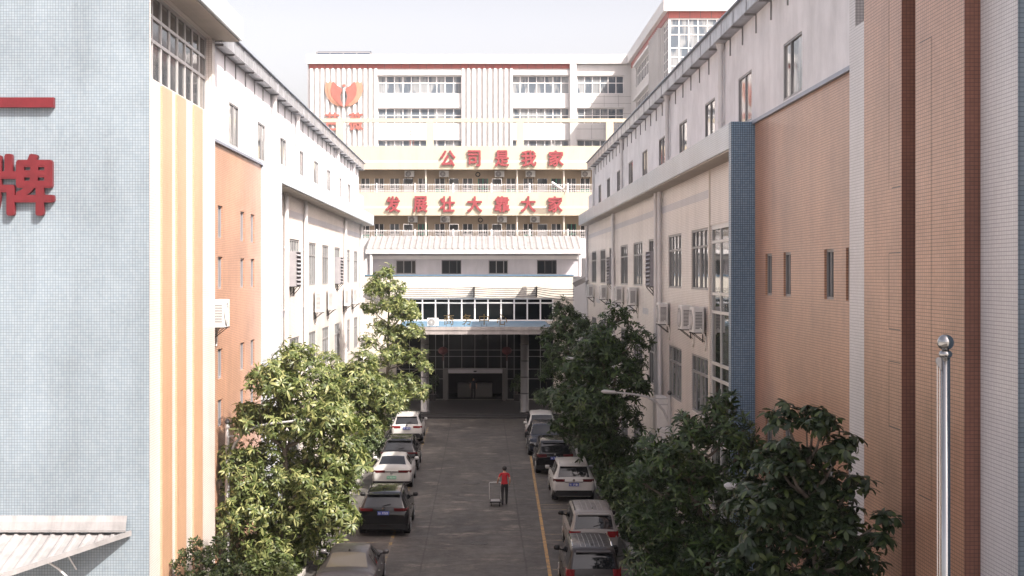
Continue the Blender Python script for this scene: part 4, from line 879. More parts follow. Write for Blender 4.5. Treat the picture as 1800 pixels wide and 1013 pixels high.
class Car:
    def __init__(s, kind, W):
        p = PROF[kind]; s.L, s.H, s.W, s.kind = p['L'], p['H'], W, kind
        s.st = np.array(p['st']); s.st[:, 0] *= s.L
    def row(s, y):
        st = s.st; y = min(max(y, st[0, 0]), st[-1, 0]); i = min(max(int(np.searchsorted(st[:, 0], y)) - 1, 0), len(st) - 2)
        f = (y - st[i, 0]) / (st[i + 1, 0] - st[i, 0])
        a, b = st[i, 1:], st[i + 1, 1:]; lin = a + (b - a) * f
        def sl(k):
            if k <= 0 or k >= len(st) - 1: return None
            d0 = (st[k, 1:] - st[k - 1, 1:]) / (st[k, 0] - st[k - 1, 0]); d1 = (st[k + 1, 1:] - st[k, 1:]) / (st[k + 1, 0] - st[k, 0])
            return np.where(d0 * d1 > 0, 2 * d0 * d1 / (d0 + d1 + 1e-12), 0)
        dx = st[i + 1, 0] - st[i, 0]; m0, m1 = sl(i), sl(i + 1); sec = (b - a) / dx
        m0 = sec if m0 is None else m0; m1 = sec if m1 is None else m1
        h = (2*f**3-3*f*f+1)*a + (f**3-2*f*f+f)*dx*m0 + (-2*f**3+3*f*f)*b + (f**3-f*f)*dx*m1
        return h
    def sec(s, y):
        zb, ze, zt, wb, wt = s.row(y); w_ = s.W / 2; wb *= w_; wt *= w_; k_ = min(1.0, (zt - ze) / 0.25)
        return [(0, zb), (wb * .78, zb), (wb * .96, zb + .07), (wb * .99, zb + .4 * (ze - zb)), (wb, zb + .72 * (ze - zb)), (wb * .965, ze), (wb * .93, ze + .035 * k_), (wt + (wb * .93 - wt) * .45, ze + .55 * (zt - ze)), (wt * 1.02, zt - .055 * k_), (wt * .93, zt - .012), (wt * .55, zt + .008), (0, zt + .016)]
    def body(s):
        ys = []
        for a, b in zip(s.st[:-1, 0], s.st[1:, 0]): ys += list(np.linspace(a, b, max(2, int((b - a) / 0.16) + 2))[:-1])
        ys.append(s.st[-1, 0]); vs, n = [], None
        for y in ys:
            q = s.sec(y); ring = [(x, y, z) for x, z in q] + [(-x, y, z) for x, z in q[-2:0:-1]]; n = len(ring); vs += ring
        fs = [(i * n + j, i * n + (j + 1) % n, (i + 1) * n + (j + 1) % n, (i + 1) * n + j) for i in range(len(ys) - 1) for j in range(n)]
        fs += [tuple(range(n - 1, -1, -1)), tuple(range((len(ys) - 1) * n, len(ys) * n))]
        m = MB(); m.add(vs, fs); return m
    def side_pt(s, y, f):       # f 0..1 from belt to roof rail, on the +x side
        q = s.sec(y)[6:9]; f2 = f * 2; i = min(int(f2), 1); g_ = f2 - i
        return (q[i][0] + (q[i + 1][0] - q[i][0]) * g_ + .008, q[i][1] + (q[i + 1][1] - q[i][1]) * g_ + .003)
    def side_glass(s, sg, ya0, ya1, yb0, yb1):
        """panel between bottom ya0..ya1 and top yb0..yb1"""
        m = MB(); N, K = 5, 5; vs = []
        for k_ in range(K):
            f = .06 + .86 * k_ / (K - 1)
            for i in range(N):
                y = (ya0 + (ya1 - ya0) * i / (N - 1)) * (1 - k_ / (K - 1)) + (yb0 + (yb1 - yb0) * i / (N - 1)) * k_ / (K - 1); x, z = s.side_pt(y, f); vs.append((sg * x, y, z))
        m.add(vs, [(k_ * N + i, k_ * N + i + 1, (k_ + 1) * N + i + 1, (k_ + 1) * N + i) for k_ in range(K - 1) for i in range(N - 1)]); return m
    def top_glass(s, y0, y1, in0=.9, in1=.9, sgn=-1):
        m = MB(); N, K = 9, 6; vs = []
        for k_ in range(K):
            y = y0 + (y1 - y0) * k_ / (K - 1); q = s.sec(y)[8:]; q = q[::-1]; ins = in0 + (in1 - in0) * k_ / (K - 1)
            xs = [p[0] for p in q]; zs = [p[1] for p in q]
            for i in range(N):
                u = (2 * i / (N - 1) - 1) * ins * xs[-1]; vs.append((u, y + sgn * .010, float(np.interp(abs(u), xs, zs)) + .008))
        m.add(vs, [(k_ * N + i, k_ * N + i + 1, (k_ + 1) * N + i + 1, (k_ + 1) * N + i) for k_ in range(K - 1) for i in range(N - 1)]); return m
    def wrap(s, yend, x0, x1, z0, z1, back, proud=.012, front=False):
        """slab that follows the body corner in plan between half-width fractions x0..x1 (x1>1 turns the corner by 'back' metres)"""
        m = MB(); zc = (z0 + z1) / 2; path = []
        def half(y):
            q = s.sec(y)[2:7]; zs = [p[1] for p in q]; xs = [p[0] for p in q]; return float(np.interp(zc, zs, xs))
        sg = -1 if not front else 1; xe = half(yend)
        path = [(xe * x0 + (xe - xe * x0) * i / 4, yend + sg * proud) for i in range(5)] if x0 < 1 else []
        if x1 > 1:
            for d in (.004, .012, .03, .07, .12, .2, .3, .45):
                if d <= back: path.append((half(yend - sg * d) + proud, yend - sg * d))
        else: path = [(xe * x0, yend + sg * proud), (xe * x1, yend + sg * proud)]
        return path, z0, z1
    def patch(s, mb, path, z0, z1, mirror=True, thick=.05, slope=0.0, sg=-1):
        for side in ((1, -1) if mirror else (1,)):
            n = len(path); cx = path[0][0]
            vs = []
            for x, y in path:
                vs += [(side * x, y, z0), (side * x, y, z1)]
            for x, y in path: vs += [(side * (x * .97 - .01), y - sg * thick, z0), (side * (x * .97 - .01), y - sg * thick, z1)]
            fs = [(2 * i, 2 * i + 2, 2 * i + 3, 2 * i + 1) for i in range(n - 1)] + [(2 * i + 1, 2 * i + 3, 2 * n + 2 * i + 3, 2 * n + 2 * i + 1) for i in range(n - 1)] + [(2 * i, 2 * n + 2 * i, 2 * n + 2 * i + 2, 2 * i + 2) for i in range(n - 1)] + [(0, 1, 2 * n + 1, 2 * n), (2 * n - 2, 4 * n - 2, 4 * n - 1, 2 * n - 1)]
            mb.add(vs, fs)
def make_car(kind, W, paint_, x, yrear, label, tail='tail_red', rear_bar=None, rails=None, plate='plate_blue', text='', facing=1, yaw=0.0, dark_roof=False, plate_z=.86, tail_z=(.86, 1.0), tail_x=.55, glass_r='car_glass', ribs=0, chrome_bar=False, lower_dark=.50):
    c = Car(kind, W); L = c.L; yc = yrear + L / 2
    t = thing('parked_car', label, 'car', (x, yc, 0), (0 if facing > 0 else math.pi) + yaw, 'cars parked along both kerbs')
    B = lambda m, n, mt, par=t, sm=False: m.build(n, mt, par, sm, local=True)
    body = B(c.body(), 'body', paint_, t, True)
    try:
        for p_ in body.data.polygons: p_.use_smooth = len(p_.vertices) == 4
    except Exception: pass
    e = -L / 2
    if kind == 'suv': rw = (-.478 * L, -.410 * L); sw = [(-.40, -.25, -.375, -.25), (-.235, -.03, -.235, -.03), (-.015, .20, -.015, .10)]; ws = (.27 * L, .145 * L); mir = .20
    elif kind == 'van': rw = (-.486 * L, -.448 * L); sw = [(-.44, -.24, -.425, -.24), (-.225, .0, -.225, .0), (.015, .25, .015, .15)]; ws = (.315 * L, .185 * L); mir = .25
    else: rw = (-.375 * L, -.222 * L); sw = [(-.27, -.20, -.215, -.19), (-.19, -.02, -.18, -.02), (-.005, .20, -.005, .08)]; ws = (.255 * L, .117 * L); mir = .19
    B(c.top_glass(rw[0], rw[1], .92, .90), 'rear_window', glass_r, t, True)
    B(c.top_glass(ws[0], ws[1], .92, .90, 1), 'windscreen', 'car_glass', t, True)
    for sg in (1, -1):
        for a0, a1, b0, b1 in sw: B(c.side_glass(sg, a0 * L, a1 * L, b0 * L, b1 * L), 'side_window', 'car_glass', t, True)
    # doors, handles
    m = MB()
    for sg in (1, -1):
        for yy in (-.235 * L, -.02 * L, .21 * L):
            q = c.sec(yy)[2:6]
            for (xa, za), (xb, zb) in zip(q, q[1:]): m.add([(sg * (xa + .003), yy - .007, za), (sg * (xa + .003), yy + .007, za), (sg * (xb + .003), yy + .007, zb), (sg * (xb + .003), yy - .007, zb)], [(0, 1, 2, 3)])
    B(m, 'door_gap', 'plastic_black')
    for sg in (1, -1):
        for yy in (-.19 * L, .03 * L):
            q = c.sec(yy)[4]; m = MB(); m.rbox(*sorted((sg * (q[0] - .01), sg * (q[0] + .025))), yy - .11, yy + .11, q[1] + .07, q[1] + .10, .006); B(m, 'door_handle', paint_ if not chrome_bar else 'chrome')
        q = c.sec(mir * L)[6]; m = MB(); xm = q[0]
        m.tube([(sg * (xm - .02), mir * L, q[1] + .02), (sg * (xm + .07), mir * L - .02, q[1] + .05)], .025, 6)
        m.tube([(sg * (xm + .05), mir * L - .03, q[1] + .09), (sg * (xm + .07), mir * L - .03, q[1] + .09), (sg * (xm + .22), mir * L - .06, q[1] + .10), (sg * (xm + .25), mir * L - .06, q[1] + .10)], [.045, .085, .08, .03], 8); B(m, 'mirror', paint_ if paint_ in ('paint_white', 'paint_grey') and kind != 'van' else 'plastic_black', t, True)
    # wheels
    wr = .345 if kind != 'sedan' else .325
    for yy in (-.285 * L, .30 * L):
        for sg in (1, -1):
            xo = W / 2 * .985
            m = MB(); m.lathe((sg * (xo - .12), yy, wr + .012), [(wr + .055, -.12), (wr + .055, .128)], 24, 'x'); B(m, 'wheel_arch', 'plastic_black')
            m = MB(); m.lathe((sg * (xo - .11), yy, wr), [(wr * .7, -.105), (wr - .02, -.105), (wr, -.07), (wr, .07), (wr - .02, .105), (wr * .92, .125), (wr * .68, .127)], 24, 'x'); wh = B(m, 'wheel', 'rubber', t, False)
            m = MB(); s0 = sg
            m.lathe((sg * (xo + .012), yy, wr), [(.04, 0.0), (.045, sg * .012)], 12, 'x')
            for q in range(5):
                a = 2 * math.pi * q / 5; m.tube([(sg * (xo + .018), yy + .03 * math.cos(a), wr + .03 * math.sin(a)), (sg * (xo + .018), yy + wr * .66 * math.cos(a), wr + wr * .66 * math.sin(a))], .03, 5)
            m.tube([(sg * (xo + .018), yy + wr * .66 * math.cos(a), wr + wr * .66 * math.sin(a)) for a in [2 * math.pi * q / 20 for q in range(21)]], .018, 5); B(m, 'rim', 'rim', wh)
    # rear bumper, lights, plate
    m = MB(); pth, z0, z1 = c.wrap(e, 0.0, 1.2, .30, lower_dark, .2, .012); c.patch(m, pth, z0, z1); B(m, 'rear_bumper', 'plastic_black')
    m = MB(); pth, z0, z1 = c.wrap(e, tail_x, 1.2, tail_z[0], tail_z[1], .3, .014); c.patch(m, pth, z0, z1)
    for nm in (1, -1):
        mm = MB(); pth, z0, z1 = c.wrap(e, tail_x, 1.2, tail_z[0], tail_z[1], .3, .014); c.patch(mm, [(p[0], p[1]) for p in pth], z0, z1, False)
        if nm < 0: mm.v = [(-a, b, d) for a, b, d in mm.v]
        B(mm, 'tail_light', tail)
    if rear_bar:
        m = MB(); pth, z0, z1 = c.wrap(e, 0.0, .98, tail_z[0] + .02, tail_z[1] - .05, 0, .013); c.patch(m, [(0.0, pth[0][1]), (pth[-1][0] * .62, pth[0][1])], z0, z1); B(m, 'light_bar', rear_bar)
    if chrome_bar:
        m = MB(); m.box(-.42 * W / 2, .42 * W / 2, e - .03, e - .01, plate_z + .10, plate_z + .125); B(m, 'chrome_strip', 'chrome')
    m = MB(); m.box(-.22, .22, e - .030, e - .004, plate_z - .07, plate_z + .07)
    if text:
        m.m = 1; wd = .38 / len(text)
        for i, ch in enumerate(text):
            if ch != ' ': put_glyph(m, ch, -.19 + i * wd + .006, -.19 + (i + 1) * wd - .006, plate_z - .045, plate_z + .045, e - .030, .003, .015)
    B(m, 'number_plate', [plate, 'letter_white'])
    m = MB(); m.lathe((0, e - .024, plate_z + .19 if kind != 'sedan' else plate_z + .2), [(.055, 0), (.055, .02)], 14, 'y'); m.tube([(-.03, e - .028, plate_z + .17), (0, e - .028, plate_z + .21), (.03, e - .028, plate_z + .17)], .008, 4); B(m, 'badge', 'chrome')
    if kind == 'sedan':
        zz = c.sec(-.30 * L)[6][1]
        for sg in (1, -1):
            m = MB(); m.rbox(*sorted((sg * .22, sg * .52)), -.335 * L, -.32 * L, zz, zz + .02, .006); B(m, 'parcel_shelf_grille', 'plastic_black')
    else:
        q = c.sec(-.40 * L); m = MB(); pz = c.sec(rw[1])[11][1]
        m.rbox(-W / 2 * .62, W / 2 * .62, rw[1] - .13, rw[1] + .10, pz - .01, pz + .03, .012); B(m, 'spoiler', paint_)
        m = MB(); yy = rw[0] + .02; zq = c.sec(yy)[11][1]; m.tube([(-.02, yy - .03, zq + .03), (.28, yy - .03 + .03, zq + .10)], .012, 5); B(m, 'wiper', 'plastic_black')
        m = MB(); m.box(-.14, .14, e - .012, e - .002, .42, .46); B(m, 'reflector', 'tail_dark')
    # front lights
    for sg in (1, -1):
        mm = MB(); pth, z0, z1 = c.wrap(-e, .55, 1.2, .66 if kind != 'sedan' else .60, .78 if kind != 'sedan' else .70, .2, .012, True); c.patch(mm, pth, z0, z1, False, sg=1)
        if sg < 0: mm.v = [(-a, b, d) for a, b, d in mm.v]
        B(mm, 'headlight', 'headlight')
    m = MB(); pth, z0, z1 = c.wrap(-e, 0.0, .6, .42, .66, 0, .01, True); c.patch(m, [(0, -e + .012), (.52 * W / 2, -e + .012)], z0, z1, True, sg=1); B(m, 'front_grille', 'plastic_black')
    if rails:
        for sg in (1, -1):
            pts = []
            for i in range(7):
                yy = (-.36 + .46 * i / 6) * L; q = c.sec(yy)[9]; pts.append((sg * q[0], yy, q[1] + (.05 if 0 < i < 6 else .005)))
            m = MB(); m.tube(pts, .022, 6); B(m, 'roof_rail', rails)
    if ribs:
        for i in range(ribs):
            xx = (-.55 + 1.1 * (i + .5) / ribs) * W / 2 * .9; m = MB(); pts = []
            for j in range(6): yy = (-.38 + .44 * j / 5) * L; q = c.sec(yy); pts.append((xx, yy, float(np.interp(abs(xx), [p[0] for p in q[:7:-1]], [p[1] for p in q[:7:-1]])) + .004))
            m.tube(pts, .007, 4); B(m, 'roof_rib', 'louver_grey')
    m = MB(); yy = -.34 * L if kind != 'sedan' else -.20 * L; q = c.sec(yy)[11]; m.add([(-.03, yy + .08, q[1]), (.03, yy + .08, q[1]), (0, yy - .06, q[1]), (0, yy - .07, q[1] + .07), (0, yy, q[1] + .07)], [(0, 2, 3, 4), (1, 4, 3, 2), (0, 4, 1)]); B(m, 'aerial', 'plastic_black' if paint_ != 'paint_white' else paint_)
    if glass_r == 'car_glass_pale':
        pass
    return t
make_car('sedan', 1.86, 'paint_grey', -4.10, 41.0, 'grey metallic sedan under the sunlit mango tree, nearest the camera on the sunny kerb', tail='tail_red', glass_r='car_glass_pale', text='粤A 5N26K', chrome_bar=True, plate_z=.70, tail_z=(.78, .92))
make_car('suv', 1.98, 'paint_black', -3.74, 52.1, 'glossy black suv with glass roof parked behind the grey sedan, sunny kerb', tail='tail_dark', text='粤A 97B08', plate_z=.92, tail_z=(1.0, 1.1), rails='plastic_black', dark_roof=True)
make_car('sedan', 1.87, 'paint_white', -4.18, 63.6, 'white sedan with full-width dark tail bar and green number plate', tail='tail_dark', rear_bar='plastic_black', plate='plate_green', text='粤AD12868', plate_z=.58, tail_z=(.80, .91), tail_x=.45, lower_dark=.40)
make_car('suv', 1.93, 'paint_black', -4.18, 69.2, 'black suv between the white sedan and the white suv, sunny kerb', tail='tail_dark', rear_bar='chrome', text='粤A 3K51', plate_z=.66, tail_z=(.94, 1.02), rails='plastic_black')
make_car('suv', 1.85, 'paint_white', -4.44, 81.3, 'white suv with dark lower bumper nearest the entrance on the sunny kerb', text='粤A 8E73', tail='tail_red', plate_z=.88, tail_z=(.90, 1.02), lower_dark=.58)
make_car('van', 1.70, 'paint_umber', 3.40, 41.2, 'dark brown minivan with ribbed roof, nearest the camera on the shady kerb', rails='chrome', text='粤A 2T9', ribs=6, tail_z=(.72, 1.12), tail_x=.86, plate_z=.70, chrome_bar=False)
make_car('van', 1.76, 'paint_silver', 3.94, 47.7, 'silver minivan with light blue number plate behind the brown minivan', rails='plastic_black', text='粤W36446', ribs=5, tail_z=(.84, 1.05), tail_x=.66, plate_z=.74, chrome_bar=True)
make_car('suv', 1.86, 'paint_white', 4.07, 60.0, 'white suv with dark rear window and purple blue plate on the shady kerb', rails='paint_white', text='粤A 6P316', tail='tail_dark', plate_z=.80, tail_z=(.92, 1.04), tail_x=.58, chrome_bar=True, lower_dark=.54)
make_car('van', 1.88, 'paint_black', 3.68, 68.2, 'black multi-purpose van with chrome tail trim on the shady kerb', tail='tail_dark', text='粤A 7N367', plate_z=.86, tail_z=(.90, 1.06), tail_x=.55, chrome_bar=True)
make_car('suv', 1.88, 'paint_navy', 3.55, 75.2, 'dark navy suv facing the camera behind the black van', facing=-1, text='')
make_car('suv', 1.84, 'paint_white', 3.64, 80.7, 'white car facing the camera, nearest the entrance on the shady kerb', facing=-1, text='')

# ------------------------------------------------------------------ people
def make_person(label, loc, rz, joints, edges, radii, mats, hair_len, height_fn):
    me = D.meshes.new('person'); me.from_pydata(joints, edges, [])
    o = D.objects.new('person', me); COL.objects.link(o)
    sk = o.modifiers.new('skin', 'SKIN'); ss = o.modifiers.new('sub', 'SUBSURF'); ss.levels = 2; ss.render_levels = 2
    for i, r_ in enumerate(radii): me.skin_vertices[0].data[i].radius = r_ if isinstance(r_, tuple) else (r_, r_)
    me.skin_vertices[0].data[0].use_root = True
    bpy.context.view_layer.update()
    nm = D.meshes.new_from_object(o.evaluated_get(bpy.context.evaluated_depsgraph_get())); o.modifiers.clear(); o.data = nm; D.meshes.remove(me); nm.name = 'person'
    for m_ in mats: nm.materials.append(MATS[m_])
    for p_ in nm.polygons: p_.use_smooth = True; p_.material_index = height_fn(p_.center)
    o.location = loc; o.rotation_euler = (0, 0, rz); tag(o, label, 'person'); return o
def fingers(J, E, Rr, wrist, d, side, curl=0.4):
    """palm vertex plus five bent digits, rooted inside the palm"""
    J.append(tuple(Vector(J[wrist]) + d * 0.07)); palm = len(J) - 1; E.append((wrist, palm)); Rr.append((.026, .018))
    ax = Vector((0, 1, 0)) if abs(d.y) < .7 else Vector((1, 0, 0)); inw = d.cross(ax) * side
    for i, ln in enumerate((.062, .072, .068, .052)):
        off = ax * (.024 - .016 * i); b = Vector(J[palm]) + off + d * .015; J.append(tuple(b)); E.append((palm, len(J) - 1)); Rr.append(.009)
        J.append(tuple(b + d * ln * .55 + inw * ln * curl * .3)); E.append((len(J) - 2, len(J) - 1)); Rr.append(.0085)
        J.append(tuple(b + d * ln * .8 + inw * ln * curl)); E.append((len(J) - 2, len(J) - 1)); Rr.append(.007)
    b = Vector(J[wrist]) + d * .035 + ax * .025; J.append(tuple(b)); E.append((wrist, len(J) - 1)); Rr.append(.010)
    J.append(tuple(b + d * .03 + ax * .02 + inw * .012)); E.append((len(J) - 2, len(J) - 1)); Rr.append(.008)
def body(pose):
    P = pose; J, E, Rr = [], [], []
    def add(p, r_, par=None):
        J.append(p); Rr.append(r_)
        if par is not None: E.append((par, len(J) - 1))
        return len(J) - 1
    pel = add((0, 0, .92), (.15, .105)); wa = add((0, .0, 1.06), (.125, .09), pel); ch = add((0, .0, 1.25), (.155, .10), wa); sh = add((0, -.005, 1.37), (.13, .075), ch)
    nk = add((0, .0, 1.45), (.05, .05), sh); hd0 = add((0, .015, 1.52), (.062, .07), nk); hd1 = add((0, .02, 1.60), (.074, .088), hd0); hd2 = add((0, .015, 1.665), (.05, .06), hd1)
    add((0, .105, 1.565), .016, hd1)                                     # nose
    for sg in (1, -1): add((sg * .078, .01, 1.565), .014, hd1)           # ears
    for sg, key in ((1, 'r'), (-1, 'l')):
        hp = add((sg * .085, 0, .88), (.095, .10), pel); kn = add(P[key + 'knee'], (.06, .065), hp); mid_ = add(tuple((Vector(P[key + 'knee']) * .55 + Vector(P[key + 'ank']) * .45)), (.056, .062), kn); an = add(P[key + 'ank'], (.042, .048), mid_); a = Vector(P[key + 'ank'])
        add(tuple(a + Vector((0, .06, -.045))), (.042, .034), an); add(tuple(a + Vector((0, .15, -.055))), (.038, .026), len(J) - 1)
        s2 = add((sg * .175, -.005, 1.36), (.058, .058), sh); el = add(P[key + 'elb'], (.042, .042), s2); wr = add(P[key + 'wri'], (.027, .027), el)
        d = (Vector(P[key + 'wri']) - Vector(P[key + 'elb'])).normalized(); fingers(J, E, Rr, wr, d, sg, P.get(key + 'curl', .4))
    return J, E, Rr
walk = dict(rknee=(.09, .12, .50), rank=(.09, -.02, .10), lknee=(-.09, .02, .49), lank=(-.085, -.20, .13), relb=(.235, -.06, 1.12), rwri=(.22, .08, .93), lelb=(-.27, -.05, 1.13), lwri=(-.30, .17, .965), lcurl=.9)
walk['rank'] = (.09, .16, .085); walk['lank'] = (-.085, -.17, .11)
def dress(c, shirt_lo=.93):
    if c.z > 1.43: return 2
    arm = abs(c.x) > .19
    if arm and c.z < 1.24: return 2
    if c.z > shirt_lo and not arm: return 0
    if c.z > 1.2: return 0
    if c.z < .075: return 3
    return 1
J, E, Rr = body(walk)
pp = make_person('person in a red t-shirt and black trousers walking away, pulling a flat trolley', (1.01, 59.35, 0), 0.0, J, E, Rr, ['shirt_red', 'cloth_black', 'skin', 'cloth_dark'], .0, dress)
def hair(parent, z0=1.60):
    m = MB(); vs = []; N, K = 16, 8
    for k_ in range(K + 1):
        th = math.pi * .76 * k_ / K
        for i in range(N):
            ph = 2 * math.pi * i / N; fr_ = .75 if math.sin(ph) > .3 and k_ > 4 else 1.0
            r_ = 1 + .05 * math.sin(5 * ph + k_); vs.append((.106 * math.sin(th) * math.cos(ph) * r_, -.004 + .118 * math.sin(th) * math.sin(ph) * r_ * fr_, z0 + .005 + .112 * math.cos(th)))
    m.add(vs, [(k_ * N + i, k_ * N + (i + 1) % N, (k_ + 1) * N + (i + 1) % N, (k_ + 1) * N + i) for k_ in range(K) for i in range(N)]); m.build('hair', 'hair', parent, True, local=True)
hair(pp)
stand = dict(rknee=(.10, .03, .49), rank=(.11, 0, .085), lknee=(-.10, .02, .49), lank=(-.11, -.02, .085), relb=(.25, -.02, 1.12), rwri=(.25, .10, .90), lelb=(-.25, -.02, 1.12), lwri=(-.25, .12, .90))
J, E, Rr = body(stand)
p2 = make_person('person in dark clothes standing in the dark glass doorway', (-.62, 107.0, .302), math.pi, J, E, Rr, ['cloth_dark', 'cloth_black', 'skin', 'cloth_dark'], .0, dress); hair(p2)
# flat trolley
t = thing('flat_trolley', 'low flat trolley with tall white push handle beside the walking person', 'trolley', (.62, 59.4, 0))
m = MB(); m.rbox(.36, .86, 58.95, 59.62, .17, .22, .02); m.build('platform', 'plastic_black', t)
m = MB(); m.rbox(.42, .80, 59.02, 59.5, .222, .245, .01); m.build('deck_mat', 'brushed', t)
m = MB(); m.tube([(.36, 59.58, .22), (.345, 59.57, .93), (.37, 59.565, .965), (.68, 59.56, .975), (.845, 59.565, .96), (.86, 59.57, .93), (.865, 59.58, .22)], .015, 8); m.build('handle', 'alu', t)
for xx in (.43, .79):
    for yy in (59.05, 59.5): m = MB(); m.lathe((xx - .02, yy, .075), [(.05, 0), (.075, .005), (.075, .035), (.05, .04)], 14, 'x'); m.box(xx - .012, xx + .012, yy - .03, yy + .03, .10, .17); m.build('wheel', 'rubber', t)

# ------------------------------------------------------------------ trees and shrubs
def np_mesh(name, V, quads, tris, mat, parent=None):
    me = D.meshes.new(name); V = np.asarray(V, np.float32); me.vertices.add(len(V)); me.vertices.foreach_set('co', V.ravel())
    q, t3 = np.asarray(quads, np.int32).reshape(-1, 4), np.asarray(tris, np.int32).reshape(-1, 3)
    me.loops.add(q.size + t3.size); me.polygons.add(len(q) + len(t3))
    me.loops.foreach_set('vertex_index', np.concatenate([q.ravel(), t3.ravel()]))
    st = np.concatenate([np.arange(len(q)) * 4, q.size + np.arange(len(t3)) * 3]).astype(np.int32); me.polygons.foreach_set('loop_start', st)
    me.polygons.foreach_set('loop_total', np.concatenate([np.full(len(q), 4), np.full(len(t3), 3)]).astype(np.int32))
    me.update(calc_edges=True); me.validate(); me.materials.append(MATS[mat])
    o = D.objects.new(name, me); COL.objects.link(o)
    if parent: o.parent = parent
    return o
def whorl(n, ln, wd, lift, droop):
    """leaf rosette around +z: each leaf 7 verts, 2 quads and a tip triangle"""
    V = []
    for i in range(n):
        az = 2.4 * i + RNG.normal(0, .25); el = lift + RNG.normal(0, .22); l = ln * RNG.uniform(.7, 1.15); w_ = wd * RNG.uniform(.8, 1.15); p = np.array([0, 0, 0.0]); out = np.array([math.cos(az), math.sin(az), 0]); sd = np.array([-math.sin(az), math.cos(az), 0])
        pts = [p + out * .02]
        for k_, f in enumerate((.35, .40, .25)):
            d = out * math.cos(el) + np.array([0, 0, 1]) * math.sin(el); pts.append(pts[-1] + d * l * f); el -= droop * (.6 + .5 * k_)
        fold = np.array([0, 0, .12 * w_])
        V += [pts[0] - sd * w_ * .1, pts[0] + sd * w_ * .1, pts[1] - sd * w_ * .5 + fold, pts[1] + sd * w_ * .5, pts[2] - sd * w_ * .42 + fold, pts[2] + sd * w_ * .42, pts[3]]
    return np.array(V)
def scatter(centres, normals, temps, smin, smax, tilt):
    Vs, Q, T = [], [], []; b = 0
    for c, nrm in zip(centres, normals):
        tv = temps[RNG.integers(len(temps))]; k_ = len(tv) // 7; nz = nrm * tilt + np.array([0, 0, 1.0]) * (1 - tilt) + RNG.normal(0, .32, 3); nz /= np.linalg.norm(nz)
        x = np.cross(nz, RNG.normal(size=3)); x /= np.linalg.norm(x); y = np.cross(nz, x)
        Vs.append((tv @ np.array([x, y, nz])) * RNG.uniform(smin, smax) + c)
        i = b + 7 * np.arange(k_)
        Q.append(np.stack([i, i + 1, i + 3, i + 2], 1)); Q.append(np.stack([i + 2, i + 3, i + 5, i + 4], 1)); T.append(np.stack([i + 4, i + 5, i + 6], 1)); b += len(tv)
    return np.concatenate(Vs), np.concatenate(Q), np.concatenate(T)
def lobe_points(lobes, dens, inner=.35, top=-.75):
    C, N = [], []
    for (x, y, z, r_) in lobes:
        n = max(6, int(dens * r_ * r_)); v = RNG.normal(size=(n * 2, 3)); v /= np.linalg.norm(v, axis=1)[:, None]; v = v[v[:, 2] > top][:n]
        rr = r_ * (inner + (1 - inner) * RNG.random(len(v)) ** .45) * (1 + .18 * np.sin(v[:, 0] * 6 + v[:, 2] * 5 + x * 3))
        C.append(np.array([x, y, z]) + v * rr[:, None] * np.array([1, 1, .86])); N.append(v)
    return np.concatenate(C), np.concatenate(N)
def tree(label, cat, x, Y, lobes_px, dens, temps, mat, smin, smax, tilt, depth=.9, trunk_r=.13, group=None, xlim=None, extra=(), name='tree'):
    s = 2400 / Y; t = thing(name, label, cat, (x, Y, 0), 0, group); L = []
    for q, (a, b_, r_) in enumerate(lobes_px):
        X, Z = px(a, b_, Y); r_ = r_ / s
        for dy in ((-.45, .55) if q % 2 else (.0,)): L.append((X + (RNG.normal(0, .1)), Y + dy * depth * 1.6 + RNG.normal(0, .25), Z, r_ * RNG.uniform(.92, 1.06)))
    C, N = lobe_points(L, dens)
    if xlim is not None: k_ = (C[:, 0] < xlim) if xlim > 0 else (C[:, 0] > xlim); C, N = C[k_], N[k_]
    C, N = C[C[:, 2] > .15], N[C[:, 2] > .15]
    V, Q, T = scatter(C, N, temps, smin, smax, tilt); np_mesh('crown', V - np.array([x, Y, 0]), Q, T, mat, t)
    top = max(l[2] for l in L); m = MB(); pts = []
    for i in range(9): f = i / 8; pts.append((x + .10 * math.sin(f * 5 + x) + (np.mean([l[0] for l in L]) - x) * f * .8, Y + .08 * math.cos(f * 4), top * .97 * f))
    m.tube(pts, [trunk_r * (1 - .86 * i / 8) for i in range(9)], 8)
    for l in L:
        f = min(.92, max(.12, (l[2] - .55 * l[3] - .4) / top)); i = min(int(f * 8), 7); a = Vector(pts[i]).lerp(Vector(pts[i + 1]), f * 8 - i); e_ = Vector(l[:3]); md = a.lerp(e_, .5) + Vector((0, 0, -.12))
        m.tube([a, md, e_], [trunk_r * .42, trunk_r * .28, trunk_r * .1], 5)
        for _ in range(3): m.tube([e_.lerp(md, .3), e_ + Vector(RNG.normal(0, l[3] * .45, 3))], [trunk_r * .13, trunk_r * .06], 4)
    m.build('trunk', 'bark', t); return t
mango = [whorl(int(RNG.integers(5, 12)), RNG.uniform(.24, .38), RNG.uniform(.055, .078), RNG.uniform(-.15, .3), RNG.uniform(.4, .7)) for _ in range(24)]
mango_far = [whorl(int(RNG.integers(5, 11)), RNG.uniform(.24, .38), RNG.uniform(.065, .09), RNG.uniform(-.1, .3), RNG.uniform(.4, .7)) for _ in range(20)]
darkm = [whorl(int(RNG.integers(6, 12)), RNG.uniform(.22, .33), RNG.uniform(.05, .07), RNG.uniform(.1, .5), RNG.uniform(.35, .55)) for _ in range(24)]
droop = [whorl(9, .20, .072, -.35, .35) for _ in range(10)]
small = [whorl(7, .085, .045, .5, .15) for _ in range(10)]
hedge_t = [whorl(8, .11, .05, .6, .2) for _ in range(8)]
